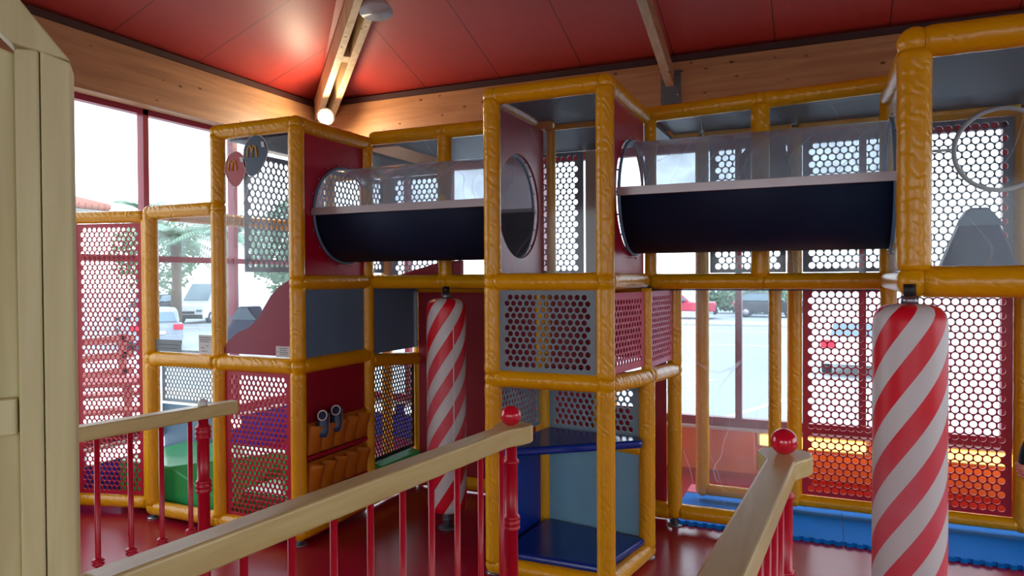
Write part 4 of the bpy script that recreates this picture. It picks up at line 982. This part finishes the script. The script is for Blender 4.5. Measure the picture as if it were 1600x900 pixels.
bush('bush', -27.5, 16.0, 4.0, 2.0, 2.6, 'leafy bush behind the outer red screen', 'bush', 1800)
def palm(x, y, h, s_, label, seed):
    rn = random.Random(seed); t = thing('palm_tree', label, 'palm tree', (x, y, GZ), 'palms outside the left window')
    MB().rings([((x, y, GZ), .26*s_), ((x+.1, y, GZ+h*.5), .2*s_), ((x+.05, y, GZ+h), .24*s_)], 12).build('trunk', 'bark', t)
    q = MB(); top = Vector((x+.05, y, GZ+h))
    for k in range(26):
        a = 2*PI*k/26+rn.uniform(-.1, .1); el = rn.uniform(-.1, 1.1); Lf = s_*rn.uniform(1.9, 2.6); n = 12; P = []
        for i in range(n+1):
            s2 = i/n; rr_ = Lf*s2*math.cos(el*(1-s2*.6)); zz = Lf*(math.sin(el)*s2-.62*s2*s2)
            P.append(top+Vector((math.cos(a)*rr_, math.sin(a)*rr_, zz)))
        side = Vector((-math.sin(a), math.cos(a), 0))
        for i in range(n):
            p, p2 = P[i], P[i+1]
            for sg in (-1, 1):
                for f in (0, .5):
                    b0 = p.lerp(p2, f); ll = s_*.55*math.sin(PI*min(1, (i+f+1)/(n+1)))+.08
                    q.add([b0, b0+(p2-p)*.45, b0+side*sg*ll+(p2-p)*1.0+Vector((0, 0, -ll*.35))], [(0, 1, 2)])
    q.build('fronds', 'palmleaf', t)
palm(-32.6, 27.8, 4.7, 1.25, 'nearer palm seen in the left part of the cabin window', 1)
palm(-28.0, 27.0, 4.6, 1.2, 'palm directly above the white van', 2)
palm(-53.2, 42.2, 8.3, 1.3, 'distant palm whose crown peeks above the yellow beam at the window mullion', 3)
# neighbouring house with tiled roof
t = thing('house', 'pale house with wavy clay tile roof above the outer red screen', 'house', (-36, 22, GZ))
MB().box((-44, 14.5, GZ), (-31.6, 21.6, 4.85)).build('walls', 'render', t)
q = MB()
for k in range(26):
    y_ = 14.4+k*.31; q.rings([((-29.9-.35, y_, 4.95), .17), ((-37.5, y_, 6.5), .17)], 8)
q.build('tiled_roof', 'tile', t); MB().prism([(-30.3, 14.3, 4.8), (-38, 14.3, 6.35), (-44.5, 14.3, 4.8)], (0, 8.0, 0)).build('roof_body', 'render', t)
# terrace furniture outside the left windows
def bench(x, y, rz, label):
    t = thing('picnic_table', label, 'table', (0, 0, 0))
    MB().box((-.8, -.35, .68), (.8, .35, .73)).build('table_top', 'terracewood', t, .01)
    for s_ in (-1, 1):
        MB().box((-.8, s_*.7-.14, .42), (.8, s_*.7+.14, .46)).build('seat', 'terracewood', t, .01)
        q = MB(); q.box((s_*.6-.04, -.75, .36), (s_*.6+.04, .75, .42)); q.prism([(s_*.6-.04, -.55, 0), (s_*.6-.04, -.45, 0), (s_*.6-.04, -.2, .68), (s_*.6-.04, -.3, .68)], (.08, 0, 0)); q.prism([(s_*.6-.04, .45, 0), (s_*.6-.04, .55, 0), (s_*.6-.04, .3, .68), (s_*.6-.04, .2, .68)], (.08, 0, 0)); q.build('leg_frame', 'terracewood', t)
    q = MB(); q.cyl((0, 0, 0), (0, 0, 2.0), .04, 12); q.build('parasol_pole', 'terracewood', t)
    t.location = (x, y, GZ+.5); t.rotation_euler = (0, 0, rz)
bench(-8.6, 5.8, .9, 'dark red picnic table with a parasol pole on the terrace outside')
tag(MB().box((-12, -2, GZ), (XL-.12, 9.4, GZ+.5)).build('terrace', 'pavement', None, .02), kind='structure')
t = thing('terrace_fence', 'low dark red timber fence at the edge of the terrace', 'fence', (-11.9, 3, GZ+.5))
for z in (.25, .55, .85): MB().box((-11.95, -2, GZ+.5+z), (-11.9, 9.2, GZ+.5+z+.12)).build('plank', 'terracewood', t)
for k in range(8): MB().box((-12.0, -1.9+k*1.55, GZ+.5), (-11.9, -1.8+k*1.55, GZ+1.5)).build('fence_post', 'terracewood', t)
